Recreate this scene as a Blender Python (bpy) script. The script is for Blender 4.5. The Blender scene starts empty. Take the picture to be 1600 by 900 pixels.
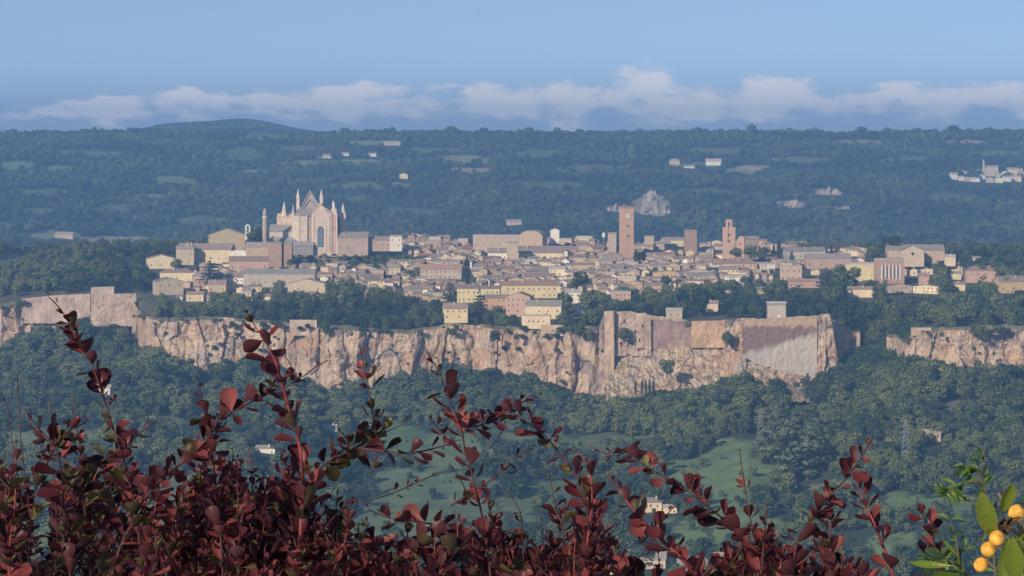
import bpy, math, random
from mathutils import Vector, Matrix, noise

random.seed(7)
R = math.radians
SC = bpy.context.scene
COL = SC.collection
F = 4537.0          # focal length in photo pixels (photo 1600 wide)
HY = 205.0          # horizon row of the photo

# ------------------------------------------------------------------ camera
cam_data = bpy.data.cameras.new('camera')
cam_data.sensor_width = 36
cam_data.lens = 36 * F / 1600
cam_data.shift_y = -245.0 / 1600
cam_data.clip_start = 0.1
cam_data.clip_end = 60000
cam = bpy.data.objects.new('camera', cam_data)
cam.rotation_euler = (R(90), 0, 0)
COL.objects.link(cam)
SC.camera = cam

# ------------------------------------------------------------------ light
SUN_EL, SUN_AZ = R(24), R(-147)     # azimuth measured from +Y (view direction) to the right
sun_dir = Vector((math.sin(SUN_AZ) * math.cos(SUN_EL), math.cos(SUN_AZ) * math.cos(SUN_EL), math.sin(SUN_EL)))
sd = bpy.data.lights.new('sun', 'SUN')
sd.energy = 4.6
sd.angle = R(0.5)
sd.color = (1.0, 0.86, 0.68)
sun = bpy.data.objects.new('sun', sd)
sun.rotation_euler = sun_dir.to_track_quat('Z', 'Y').to_euler()
COL.objects.link(sun)

SC.view_settings.view_transform = 'Standard'
SC.view_settings.look = 'None'
SC.view_settings.exposure = 0.0
SC.view_settings.gamma = 1.0
SC.cycles.use_denoising = True
SC.cycles.max_bounces = 5
SC.cycles.diffuse_bounces = 2
SC.cycles.glossy_bounces = 2
SC.cycles.transmission_bounces = 3
SC.cycles.volume_bounces = 0
SC.cycles.transparent_max_bounces = 4
SC.cycles.sample_clamp_indirect = 4

W = bpy.data.worlds.new('World')
SC.world = W
W.use_nodes = True
nt = W.node_tree
nt.nodes.clear()
SKY_STRENGTH = 0.11


def N(tree, kind, **kw):
    n = tree.nodes.new(kind)
    for k, v in kw.items():
        setattr(n, k, v)
    return n


def MA(tree, op, a, b=None, c=None, clamp=False):
    n = tree.nodes.new('ShaderNodeMath')
    n.operation = op
    n.use_clamp = clamp
    for i, v in enumerate((a, b, c)):
        if v is None:
            continue
        if isinstance(v, (int, float)):
            n.inputs[i].default_value = v
        else:
            tree.links.new(v, n.inputs[i])
    return n.outputs[0]


def build_sky():
    L = nt.links.new
    tc = N(nt, 'ShaderNodeTexCoord')
    sep = N(nt, 'ShaderNodeSeparateXYZ')
    L(tc.outputs['Generated'], sep.inputs[0])
    x, y, z = sep.outputs
    # the sky is looked up somewhat higher than the true elevation: clear morning air, no white rim
    comb = N(nt, 'ShaderNodeCombineXYZ')
    L(x, comb.inputs[0]); L(y, comb.inputs[1])
    L(MA(nt, 'MULTIPLY_ADD', MA(nt, 'MAXIMUM', z, -0.02), 2.0, 0.16), comb.inputs[2])
    nrm = N(nt, 'ShaderNodeVectorMath', operation='NORMALIZE')
    L(comb.outputs[0], nrm.inputs[0])
    sky = N(nt, 'ShaderNodeTexSky', sky_type='NISHITA')
    sky.sun_disc = False
    sky.sun_elevation = SUN_EL
    sky.sun_rotation = SUN_AZ
    sky.altitude = 400
    sky.air_density = 1.0
    sky.dust_density = 0.6
    sky.ozone_density = 2.2
    L(nrm.outputs[0], sky.inputs[0])
    # clouds: low cumulus bank near the horizon, all round
    az = MA(nt, 'ARCTAN2', x, y)
    cv = N(nt, 'ShaderNodeCombineXYZ')
    L(MA(nt, 'MULTIPLY', az, 1.0), cv.inputs[0])
    L(MA(nt, 'MULTIPLY', z, 2.6), cv.inputs[1])
    def fbm(scale, detail, off):
        ad = N(nt, 'ShaderNodeVectorMath', operation='ADD')
        L(cv.outputs[0], ad.inputs[0]); ad.inputs[1].default_value = (off, off * .7, off * .3)
        n = N(nt, 'ShaderNodeTexNoise')
        n.inputs['Scale'].default_value = scale
        n.inputs['Detail'].default_value = detail
        n.inputs['Roughness'].default_value = 0.55
        L(ad.outputs[0], n.inputs['Vector'])
        return n.outputs[0]
    n1 = fbm(46, 8, 3.1)
    n2 = fbm(14, 3, 8.7)
    warp_a = MA(nt, 'MULTIPLY_ADD', MA(nt, 'SUBTRACT', fbm(30, 4, 1.7), 0.5), 0.022, az)
    warp_e = MA(nt, 'MULTIPLY_ADD', MA(nt, 'SUBTRACT', fbm(36, 4, 5.9), 0.5), 0.012, z)
    warp_a = MA(nt, 'MULTIPLY_ADD', MA(nt, 'SUBTRACT', fbm(95, 5, 11.7), 0.5), 0.016, warp_a)
    warp_e = MA(nt, 'MULTIPLY_ADD', MA(nt, 'SUBTRACT', fbm(95, 5, 15.2), 0.5), 0.009, warp_e)
    total = None
    # (px, py of the centre, half width, half height, weight): cumulus heads by direction
    heads = [(178, 166, 46, 26, 1.05), (100, 180, 60, 16, .6), (25, 186, 60, 12, .45), (300, 150, 40, 18, .85), (360, 158, 60, 20, .8), (450, 158, 90, 22, .85), (540, 150, 70, 26, .9),
             (640, 160, 80, 22, .7), (735, 146, 55, 24, .95), (800, 160, 60, 20, .75), (880, 140, 55, 30, .95), (905, 160, 70, 26, .9), (1005, 122, 42, 34, 1.05), (1010, 150, 85, 34, .95), (1090, 158, 60, 24, .75),
             (1212, 134, 48, 26, 1.2), (1225, 155, 80, 24, .9), (1300, 158, 60, 20, .75), (1385, 145, 70, 20, .9), (1450, 155, 80, 22, .8), (1555, 142, 60, 24, .9), (1620, 155, 80, 22, .8), (1740, 150, 90, 20, .8), (-70, 170, 60, 18, .6)]
    for px, py, sx, sy, w in heads:
        dx = MA(nt, 'MULTIPLY', MA(nt, 'SUBTRACT', warp_a, (px - 800) / F), F / sx)
        dy = MA(nt, 'MULTIPLY', MA(nt, 'SUBTRACT', warp_e, (HY - py) / F), F / sy)
        dy = MA(nt, 'ADD', MA(nt, 'MULTIPLY', MA(nt, 'MAXIMUM', dy, 0.0), 1.5), MA(nt, 'MULTIPLY', MA(nt, 'MINIMUM', dy, 0.0), .72))
        q = MA(nt, 'ADD', MA(nt, 'MULTIPLY', dx, dx), MA(nt, 'MULTIPLY', dy, dy))
        g = MA(nt, 'MULTIPLY', MA(nt, 'EXPONENT', MA(nt, 'MULTIPLY', q, -1.0)), w)
        total = g if total is None else MA(nt, 'MAXIMUM', total, g)
    # the same bank carries on round the whole horizon
    e = MA(nt, 'MULTIPLY', MA(nt, 'SUBTRACT', warp_e, 0.0105), 1 / 0.0075)
    band = MA(nt, 'EXPONENT', MA(nt, 'MULTIPLY', MA(nt, 'MULTIPLY', e, e), -1.0))
    band = MA(nt, 'MULTIPLY', band, MA(nt, 'MULTIPLY_ADD', n2, 1.1, -0.12))
    total = MA(nt, 'ADD', MA(nt, 'MULTIPLY', total, 0.72), MA(nt, 'MULTIPLY', band, 0.34))
    m = MA(nt, 'MULTIPLY', total, MA(nt, 'MULTIPLY_ADD', n1, 3.2, -0.72))
    mr = N(nt, 'ShaderNodeMapRange', interpolation_type='SMOOTHSTEP')
    mr.inputs['From Min'].default_value = 0.16
    mr.inputs['From Max'].default_value = 0.56
    mr.inputs['To Max'].default_value = 0.92
    L(m, mr.inputs['Value'])
    tint = N(nt, 'ShaderNodeMix', data_type='RGBA', blend_type='MULTIPLY')
    tint.inputs[0].default_value = 1.0
    L(sky.outputs[0], tint.inputs[6]); tint.inputs[7].default_value = SKY_TINT
    # thin violet mist layer lying along the whole horizon
    el = MA(nt, 'MULTIPLY', MA(nt, 'MAXIMUM', z, 0.0), 1 / 0.017)
    mist = N(nt, 'ShaderNodeMix', data_type='RGBA')
    L(MA(nt, 'MULTIPLY', MA(nt, 'EXPONENT', MA(nt, 'MULTIPLY', MA(nt, 'MULTIPLY', el, el), -1.0)), 0.75), mist.inputs[0])
    L(tint.outputs[2], mist.inputs[6]); mist.inputs[7].default_value = MIST_COL
    mix = N(nt, 'ShaderNodeMix', data_type='RGBA')
    L(mr.outputs[0], mix.inputs[0])
    L(mist.outputs[2], mix.inputs[6])
    mix.inputs[7].default_value = CLOUD_COL
    bg = N(nt, 'ShaderNodeBackground')
    bg.inputs[1].default_value = SKY_STRENGTH
    L(mix.outputs[2], bg.inputs[0])
    out = N(nt, 'ShaderNodeOutputWorld')
    L(bg.outputs[0], out.inputs[0])


SKY_TINT = (1.37, 1.27, 1.19, 1)
MIST_COL = (2.75, 3.1, 4.9, 1)
CLOUD_COL = (7.0, 6.9, 7.3, 1)
HAZE_DENSITY = 1.12e-4
HAZE_COLOR = (0.275, 0.55, 1.0, 1)
build_sky()

# ------------------------------------------------------------------ helpers


def P(px, py, d):
    return Vector(((px - 800) * d / F, d, (HY - py) * d / F))


def proj(v):
    return 800 + F * v[0] / v[1], HY - F * v[2] / v[1]


def smooth(a, b, t):
    t = max(0.0, min(1.0, (t - a) / (b - a)))
    return t * t * (3 - 2 * t)


def lerp(a, b, t):
    return a + (b - a) * t


def nz(x, y, z=0.0):
    return noise.noise(Vector((x, y, z)))


def fb(x, y, z=0.0, o=4):
    return noise.fractal(Vector((x, y, z)), 1.0, 2.0, o)


class MB:
    """collects geometry; build() links it as one mesh object"""
    def __init__(s):
        s.v = []; s.f = []

    def add(s, vs, fs):
        o = len(s.v)
        s.v.extend([tuple(v) for v in vs])
        s.f.extend([tuple(i + o for i in f) for f in fs])
        return s

    def box(s, x0, x1, y0, y1, z0, z1):
        return s.add([(x0, y0, z0), (x1, y0, z0), (x1, y1, z0), (x0, y1, z0), (x0, y0, z1), (x1, y0, z1), (x1, y1, z1), (x0, y1, z1)],
                     [(0, 3, 2, 1), (4, 5, 6, 7), (0, 1, 5, 4), (1, 2, 6, 5), (2, 3, 7, 6), (3, 0, 4, 7)])

    def prism_y(s, poly, y0, y1):
        """polygon of (x, z), counter-clockwise seen from the front, extruded in y"""
        n = len(poly)
        vs = [(x, y0, z) for x, z in poly] + [(x, y1, z) for x, z in poly]
        fs = [tuple(range(n)), tuple(range(2 * n - 1, n - 1, -1))]
        fs += [(i, i + n, (i + 1) % n + n, (i + 1) % n) for i in range(n)]
        return s.add(vs, fs)

    def prism_x(s, poly, x0, x1):
        n = len(poly)
        vs = [(x0, y, z) for y, z in poly] + [(x1, y, z) for y, z in poly]
        fs = [tuple(range(n)), tuple(range(2 * n - 1, n - 1, -1))]
        fs += [(i, i + n, (i + 1) % n + n, (i + 1) % n) for i in range(n)]
        return s.add(vs, fs)

    def cone(s, cx, cy, z0, z1, r0, r1, n=8, ph=0.0):
        vs = []
        for z, r in ((z0, r0), (z1, r1)):
            for i in range(n):
                a = ph + 2 * math.pi * i / n
                vs.append((cx + r * math.cos(a), cy + r * math.sin(a), z))
        fs = [(i, (i + 1) % n, (i + 1) % n + n, i + n) for i in range(n)]
        fs += [tuple(range(n - 1, -1, -1)), tuple(range(n, 2 * n))]
        return s.add(vs, fs)

    def tube(s, pts, rad, n=5):
        vs = []; fs = []
        m = len(pts)
        for i, p in enumerate(pts):
            a = pts[max(0, i - 1)]; b = pts[min(m - 1, i + 1)]
            t = (b - a)
            if t.length < 1e-9:
                t = Vector((0, 0, 1))
            t.normalize()
            q = t.cross(Vector((0.31, 0.87, 0.38))).normalized()
            r = t.cross(q)
            for k in range(n):
                an = 2 * math.pi * k / n
                vs.append(p + (q * math.cos(an) + r * math.sin(an)) * rad[i])
        for i in range(m - 1):
            for k in range(n):
                k2 = (k + 1) % n
                fs.append((i * n + k, i * n + k2, (i + 1) * n + k2, (i + 1) * n + k))
        fs.append(tuple(range(n - 1, -1, -1)))
        fs.append(tuple(range((m - 1) * n, m * n)))
        return s.add(vs, fs)

    def mesh(s, name, material, smooth_=False):
        me = bpy.data.meshes.new(name)
        me.from_pydata(s.v, [], s.f)
        if material:
            me.materials.append(material)
        if smooth_:
            me.polygons.foreach_set('use_smooth', [True] * len(me.polygons))
        me.update()
        return me

    def build(s, name, material, parent=None, color=None, smooth_=False, kind=None, loc=None, label=None):
        o = bpy.data.objects.new(name, s.mesh(name, material, smooth_))
        COL.objects.link(o)
        if parent is not None:
            o.parent = parent
        if color:
            o.color = (*color, 1)
        if kind:
            o['kind'] = kind
        if loc is not None:
            o.location = loc
        if label:
            o['label'] = label
        return o


def empty(name, loc, label, cat, group=None, rz=0.0):
    o = bpy.data.objects.new(name, None)
    o.empty_display_size = 0.5
    COL.objects.link(o)
    o.location = loc
    o.rotation_euler = (0, 0, rz)
    o['label'] = label
    o['category'] = cat
    if group:
        o['group'] = group
    return o


# ------------------------------------------------------------------ materials
def surf(name, col=None, var=0.25, scale=0.3, rough=0.9, stretch=(1, 1, 1), bump=0.0, attr=None, dark=None, spec=0.3, island=False):
    """noise-mottled principled; col None takes the colour of the object"""
    m = bpy.data.materials.new(name)
    m.use_nodes = True
    t = m.node_tree
    b = t.nodes['Principled BSDF']
    b.inputs['Roughness'].default_value = rough
    b.inputs['Specular IOR Level'].default_value = spec
    L = t.links.new
    tc = N(t, 'ShaderNodeTexCoord')
    mp = N(t, 'ShaderNodeMapping')
    mp.inputs['Scale'].default_value = stretch
    L(tc.outputs['Object'], mp.inputs[0])
    nn = N(t, 'ShaderNodeTexNoise')
    nn.inputs['Scale'].default_value = scale
    nn.inputs['Detail'].default_value = 6
    nn.inputs['Roughness'].default_value = 0.65
    L(mp.outputs[0], nn.inputs['Vector'])
    mr = N(t, 'ShaderNodeMapRange')
    mr.inputs['From Min'].default_value = 0.3
    mr.inputs['From Max'].default_value = 0.7
    mr.inputs['To Min'].default_value = 1 - var
    mr.inputs['To Max'].default_value = 1 + var
    L(nn.outputs[0], mr.inputs['Value'])
    if attr:
        src = N(t, 'ShaderNodeAttribute', attribute_name=attr).outputs['Color']
    elif col is None:
        src = N(t, 'ShaderNodeObjectInfo').outputs['Color']
    else:
        rgb = N(t, 'ShaderNodeRGB')
        rgb.outputs[0].default_value = (*col, 1)
        src = rgb.outputs[0]
    fac = mr.outputs[0]
    if island:
        oi = N(t, 'ShaderNodeObjectInfo')
        fac = MA(t, 'MULTIPLY', fac, MA(t, 'MULTIPLY_ADD', oi.outputs['Random'], 0.7, 0.65))
    vm = N(t, 'ShaderNodeVectorMath', operation='SCALE')
    L(src, vm.inputs[0]); L(fac, vm.inputs['Scale'])
    L(vm.outputs[0], b.inputs['Base Color'])
    if bump:
        bp = N(t, 'ShaderNodeBump')
        bp.inputs['Strength'].default_value = bump
        bp.inputs['Distance'].default_value = 1.0
        L(nn.outputs[0], bp.inputs['Height'])
        L(bp.outputs[0], b.inputs['Normal'])
    return m


M_WALL = surf('plaster_wall', None, 0.16, 0.25, 0.95, (1, 1, 0.45))
M_ROOF = surf('tiled_roof', None, 0.25, 0.5, 0.95)
M_STONE = surf('building_stone', None, 0.20, 0.35, 0.95, (1, 1, 0.6))
M_GLASS = surf('window_glass', (0.035, 0.04, 0.05), 0.2, 0.4, 0.25, spec=0.5)
M_SHUT = surf('dark_window', (0.12, 0.10, 0.09), 0.3, 0.6, 0.7)
M_WHITE = surf('white_stone', (0.72, 0.69, 0.62), 0.08, 0.5, 0.8)
M_METAL = surf('galvanised_metal', (0.22, 0.22, 0.23), 0.15, 1.0, 0.5)
M_BARK = surf('bark', (0.09, 0.07, 0.055), 0.3, 3.0, 0.95)
M_GROUND = surf('ground_cover', None, 0.35, 0.045, 1.0, attr='tint', bump=0.0)


def foliage(name, c1, c2):
    m = bpy.data.materials.new(name)
    m.use_nodes = True
    t = m.node_tree
    L = t.links.new
    b = t.nodes['Principled BSDF']
    b.inputs['Roughness'].default_value = 0.8
    b.inputs['Specular IOR Level'].default_value = 0.15
    oi = N(t, 'ShaderNodeObjectInfo')
    ge = N(t, 'ShaderNodeNewGeometry')
    r = MA(t, 'FRACT', MA(t, 'ADD', MA(t, 'MULTIPLY', ge.outputs['Random Per Island'], 0.45), oi.outputs['Random']))
    pn = N(t, 'ShaderNodeTexNoise'); pn.inputs['Scale'].default_value = 0.006; pn.inputs['Detail'].default_value = 4
    L(ge.outputs['Position'], pn.inputs['Vector'])
    pm = N(t, 'ShaderNodeMapRange'); pm.inputs['From Min'].default_value = .36; pm.inputs['From Max'].default_value = .64; pm.inputs['To Min'].default_value = -.45; pm.inputs['To Max'].default_value = .5
    L(pn.outputs[0], pm.inputs['Value'])
    r = MA(t, 'ADD', r, pm.outputs[0], clamp=True)
    mx = N(t, 'ShaderNodeMix', data_type='RGBA')
    L(r, mx.inputs[0])
    mx.inputs[6].default_value = (*c1, 1)
    mx.inputs[7].default_value = (*c2, 1)
    L(mx.outputs[2], b.inputs['Base Color'])
    return m


M_LEAF = {
    'broad': foliage('broadleaf_foliage', (0.020, 0.046, 0.020), (0.150, 0.175, 0.062)),
    'pine': foliage('pine_foliage', (0.022, 0.045, 0.022), (0.045, 0.075, 0.035)),
    'cypress': foliage('cypress_foliage', (0.016, 0.034, 0.018), (0.032, 0.055, 0.026)),
    'conifer': foliage('conifer_foliage', (0.030, 0.055, 0.035), (0.070, 0.100, 0.060)),
    'poplar': foliage('poplar_foliage', (0.060, 0.085, 0.045), (0.120, 0.150, 0.080)),
    'far': foliage('far_wood_foliage', (0.016, 0.036, 0.018), (0.110, 0.140, 0.055)),
}


def cliff_material():
    m = bpy.data.materials.new('tuff_rock')
    m.use_nodes = True
    t = m.node_tree
    L = t.links.new
    b = t.nodes['Principled BSDF']
    b.inputs['Roughness'].default_value = 0.95
    b.inputs['Specular IOR Level'].default_value = 0.15
    tc = N(t, 'ShaderNodeTexCoord')

    def tex(scale, stretch, detail=5, rough=0.6, dist=0.0):
        mp = N(t, 'ShaderNodeMapping')
        mp.inputs['Scale'].default_value = stretch
        L(tc.outputs['Object'], mp.inputs[0])
        n = N(t, 'ShaderNodeTexNoise')
        n.inputs['Scale'].default_value = scale
        n.inputs['Detail'].default_value = detail
        n.inputs['Roughness'].default_value = rough
        n.inputs['Distortion'].default_value = dist
        L(mp.outputs[0], n.inputs['Vector'])
        return n.outputs[0]
    ramp = N(t, 'ShaderNodeValToRGB')
    cr = ramp.color_ramp
    cr.elements[0].position = 0.30; cr.elements[0].color = (0.27, 0.205, 0.185, 1)
    cr.elements[1].position = 0.74; cr.elements[1].color = (0.68, 0.43, 0.215, 1)
    for p_, c_ in ((0.40, (0.38, 0.29, 0.245, 1)), (0.48, (0.60, 0.46, 0.32, 1)), (0.56, (0.42, 0.275, 0.185, 1)), (0.64, (0.64, 0.43, 0.25, 1))):
        e = cr.elements.new(p_); e.color = c_
    L(tex(0.022, (1, 1, 1.5), 7, 0.68, 0.8), ramp.inputs[0])
    # vertical wash streaks and pale lichen grey
    r2 = N(t, 'ShaderNodeMapRange'); r2.inputs['From Min'].default_value = 0.35; r2.inputs['From Max'].default_value = 0.65
    r2.inputs['To Min'].default_value = 0.72; r2.inputs['To Max'].default_value = 1.15
    L(tex(0.22, (1, 1, 0.16), 5, 0.65), r2.inputs['Value'])
    r3 = N(t, 'ShaderNodeMapRange', interpolation_type='SMOOTHSTEP'); r3.inputs['From Min'].default_value = 0.54; r3.inputs['From Max'].default_value = 0.68
    r3.inputs['To Max'].default_value = 0.8
    L(tex(0.05, (1, 1, 1.8), 6, 0.65), r3.inputs['Value'])
    mx = N(t, 'ShaderNodeMix', data_type='RGBA')
    L(r3.outputs[0], mx.inputs[0]); L(ramp.outputs[0], mx.inputs[6]); mx.inputs[7].default_value = (0.48, 0.43, 0.39, 1)
    # green growth on ledges (upward faces)
    ge = N(t, 'ShaderNodeNewGeometry')
    sp = N(t, 'ShaderNodeSeparateXYZ'); L(ge.outputs['Normal'], sp.inputs[0])
    up = N(t, 'ShaderNodeMapRange', interpolation_type='SMOOTHSTEP'); up.inputs['From Min'].default_value = 0.55; up.inputs['From Max'].default_value = 0.85
    up.inputs['To Max'].default_value = 0.7
    L(sp.outputs[2], up.inputs['Value'])
    mg = N(t, 'ShaderNodeMix', data_type='RGBA')
    L(up.outputs[0], mg.inputs[0]); L(mx.outputs[2], mg.inputs[6]); mg.inputs[7].default_value = (0.13, 0.14, 0.08, 1)
    vm = N(t, 'ShaderNodeVectorMath', operation='SCALE')
    L(mg.outputs[2], vm.inputs[0]); L(r2.outputs[0], vm.inputs['Scale'])
    L(vm.outputs[0], b.inputs['Base Color'])
    bp = N(t, 'ShaderNodeBump'); bp.inputs['Strength'].default_value = 0.6; bp.inputs['Distance'].default_value = 1.5
    L(tex(0.5, (1, 1, 1), 6, 0.7), bp.inputs['Height'])
    L(bp.outputs[0], b.inputs['Normal'])
    return m


M_CLIFF = cliff_material()

# ------------------------------------------------------------------ terrain functions
CLIFF = [(-500, 480, 565, 2560), (-200, 478, 565, 2560), (-20, 480, 560, 2560), (30, 470, 535, 2560), (100, 464, 512, 2570), (205, 462, 512, 2570), (216, 485, 545, 2490),
         (240, 497, 560, 2440), (330, 495, 588, 2420), (400, 500, 575, 2410), (450, 503, 592, 2400), (480, 506, 612, 2395), (520, 508, 622, 2390),
         (570, 512, 612, 2395), (640, 516, 598, 2400), (700, 506, 592, 2400), (760, 508, 592, 2395), (800, 510, 602, 2390), (850, 510, 618, 2375),
         (885, 512, 628, 2370), (936, 510, 628, 2365), (946, 489, 632, 2352), (1000, 491, 628, 2352), (1060, 499, 608, 2355), (1100, 503, 608, 2355),
         (1150, 500, 600, 2345), (1162, 498, 592, 2340), (1200, 498, 602, 2335), (1250, 495, 612, 2330), (1290, 493, 600, 2325), (1306, 502, 585, 2335),
         (1332, 515, 556, 2380), (1400, 522, 556, 2300), (1416, 533, 572, 2262), (1440, 515, 580, 2250), (1500, 511, 585, 2240), (1570, 508, 588, 2240),
         (1650, 513, 592, 2240), (2000, 518, 592, 2240), (2400, 520, 592, 2240)]


def cliff_at(px):
    if px <= CLIFF[0][0]:
        return CLIFF[0][1:]
    for a, b in zip(CLIFF, CLIFF[1:]):
        if px <= b[0]:
            t = (px - a[0]) / (b[0] - a[0])
            return tuple(lerp(a[k], b[k], t) for k in (1, 2, 3))
    return CLIFF[-1][1:]


def z_plateau(px, d):
    yt, yb, de = cliff_at(px)
    base = -156 + 0.0584 * (d - 2400)
    edge = (HY - yt) * de / F - 1.0
    # the rock falls away on the far left
    base -= 22 * smooth(150, -50, px) * smooth(2600, 2750, d)
    return lerp(edge, base, smooth(de, de + 90, d))


def d_ground(y):
    """depth at which the plateau shows on photo row y"""
    return 1343900.0 / (y + 60)


def z_valley(px, d):
    yt, yb, de = cliff_at(px)
    zb = (HY - yb) * de / F - 4
    x = (px - 800) * d / F
    if d >= de:
        return zb
    if d > 1000:
        t = (de - d) / (de - 1660)
        floor = -256 - 6 * smooth(1650, 1300, d)
        z = lerp(zb, floor, min(1, max(0, t)) ** 0.85) if t < 1 else floor
        bump = 5.0 * nz(x / 160, d / 120, 3.3) + 2.5 * nz(x / 55, d / 45, 7.1)
        z += bump * smooth(0.0, 0.15, t)
        if d < 1250:
            z = max(z, -0.25 * d - 0.6)
        return max(z, -266)
    z = -0.25 * max(d - 4, 0) - 1.7
    z += 6 * nz(x / 90, d / 90, 1.0) * smooth(60, 300, d)
    return max(z, -262 + 3 * nz(x / 90, d / 90, 5))


def z_far(px, d):
    x = (px - 800) * d / F
    z = -125 - 215 * smooth(3030, 3550, d)
    rise = smooth(3800, 6900, d) * 0.35 + 0.65 * max(0, min(1, (d - 3850) / 3000))
    z += rise * 328
    amp = smooth(3600, 4400, d) * (1 - smooth(6100, 6900, d))
    z += amp * (38 * nz(x / 520, d / 560, 4.4) + 17 * nz(x / 200, d / 240, 9.2))
    z += (9.0 * nz(x / 330, d / 500, 2.0) + 4.5 * nz(x / 110, d / 300, 6.0)) * smooth(6400, 6900, d)
    # lower shoulder on the left in front of the hills
    z += 46 * math.exp(-((px - 20) / 150) ** 2 - ((d - 4150) / 260) ** 2)
    if d > 6900:
        z -= 22 * smooth(6900, 7600, d)
        if d > 8000:
            hp = math.exp(-((px - 330) / 120) ** 4) * 0.84 + 0.16 * math.exp(-((px - 385) / 60) ** 2) + 0.30 * math.exp(-((px - 490) / 75) ** 2)
            z += min(hp, 1.06) * 60 * smooth(8300, 9500, d) * (1 - 0.5 * smooth(9700, 10400, d))
    return z


def hit(zfun, px, py, d0, d1, step=10.0):
    d = d0
    while d < d1:
        if (HY - py) * d / F <= zfun(px, d):
            return d
        d += step
    return d1


# clearings in photo pixels: (cx, cy, rx, ry, colour)
C_MEADOW = (0.150, 0.215, 0.080)
C_PALE = (0.22, 0.235, 0.115)
C_STRAW = (0.34, 0.29, 0.19)
FAR_FIELDS = [(150, 240, 60, 5, (.12, .16, .07)), (470, 232, 50, 4, (.13, .16, .07)), (680, 235, 60, 5, (.11, .15, .06)), (840, 240, 40, 5, (.12, .15, .07)), (930, 262, 50, 5, (.12, .15, .07)), (320, 345, 50, 7, (.10, .14, .06)), (640, 330, 50, 6, (.10, .13, .06)), (560, 290, 40, 6, (.12, .16, .07)), (180, 325, 40, 6, (.11, .15, .07)), (1420, 250, 50, 6, (.11, .15, .07)), (1250, 250, 50, 5, (.13, .15, .08)), (1480, 310, 50, 7, (.09, .13, .06)), (1100, 300, 40, 6, (.09, .13, .06)), (860, 290, 50, 7, (.10, .13, .06)), (50, 300, 50, 6, (.10, .14, .06)), (1130, 235, 60, 4, (.12, .15, .07)), (1570, 240, 40, 5, (.13, .16, .08)), (480, 255, 30, 5, C_PALE), (60, 330, 30, 5, (.12, .15, .08)),
              (25, 258, 30, 7, C_MEADOW), (95, 264, 32, 5, C_MEADOW), (270, 283, 36, 7, C_MEADOW), (395, 268, 30, 3, C_PALE), (375, 240, 30, 10, (.10, .14, .06)),
              (585, 223, 40, 4, C_PALE), (720, 250, 55, 7, C_PALE), (735, 266, 40, 4, C_STRAW), (560, 252, 35, 3, C_PALE), (620, 290, 18, 5, C_PALE),
              (240, 306, 30, 3, C_PALE), (400, 215, 40, 4, C_MEADOW), (1165, 268, 40, 5, C_PALE), (1180, 262, 30, 4, C_STRAW), (1340, 222, 40, 4, C_PALE), (1500, 222, 35, 3, C_STRAW),
              (1255, 225, 18, 3, C_PALE), (1300, 325, 30, 4, C_PALE), (985, 240, 8, 14, (.12, .15, .07)), (75, 366, 50, 6, C_PALE), (15, 355, 40, 6, (.11, .15, .07)),
              (1080, 258, 40, 4, C_MEADOW), (545, 310, 26, 5, (.10, .14, .06)), (500, 245, 14, 2, C_PALE), (180, 375, 60, 6, C_STRAW), (1020, 320, 30, 16, C_STRAW), (965, 326, 18, 4, C_STRAW),
              (1235, 318, 30, 5, (.33, .30, .25)), (1290, 300, 26, 5, (.30, .27, .22)), (1135, 318, 7, 5, (.30, .27, .22))]
NEAR_FIELDS = [(1130, 745, 95, 55, C_MEADOW), (1190, 700, 40, 20, C_MEADOW), (1145, 830, 95, 32, C_MEADOW), (700, 705, 100, 26, (.15, .19, .085)), (620, 690, 50, 25, (.10, .16, .06)),
               (830, 690, 90, 16, (.14, .18, .08)), (640, 800, 80, 50, (.13, .17, .075)), (265, 665, 50, 14, (.14, .17, .08)), (280, 790, 80, 50, (.15, .18, .09)), (1500, 640, 42, 16, (.20, .165, .12)),
               (1385, 695, 34, 12, C_PALE), (1400, 735, 60, 6, C_PALE), (1430, 790, 90, 20, C_MEADOW), (1560, 778, 40, 5, C_STRAW), (1260, 645, 40, 14, (.19, .175, .12)), (1225, 690, 10, 10, C_MEADOW),
               (1400, 855, 60, 20, C_MEADOW), (930, 640, 60, 5, (.11, .15, .07)), (80, 690, 80, 20, (.14, .17, .085)), (650, 760, 110, 26, (.12, .17, .08)), (760, 800, 90, 22, (.13, .17, .08)), (560, 830, 60, 16, (.12, .16, .07)), (870, 770, 50, 20, (.12, .17, .07)), (1010, 690, 60, 10, (.11, .15, .06)), (330, 610, 50, 6, (.11, .15, .06)), (1330, 760, 60, 8, C_PALE), (1050, 860, 70, 14, C_MEADOW), (485, 740, 50, 30, (.12, .16, .075)), (930, 700, 70, 20, (.13, .17, .075))]


def field_at(fields, px, py):
    best = None
    for cx, cy, rx, ry, c in fields:
        e = ((px - cx) / rx) ** 2 + ((py - cy) / ry) ** 2
        e += 0.75 * nz(px / 26.0, py / 9.0, 0.5) + 0.45 * nz(px / 9.0, py / 4.0, 3.5)
        if e < 1:
            best = c
    return best


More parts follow.
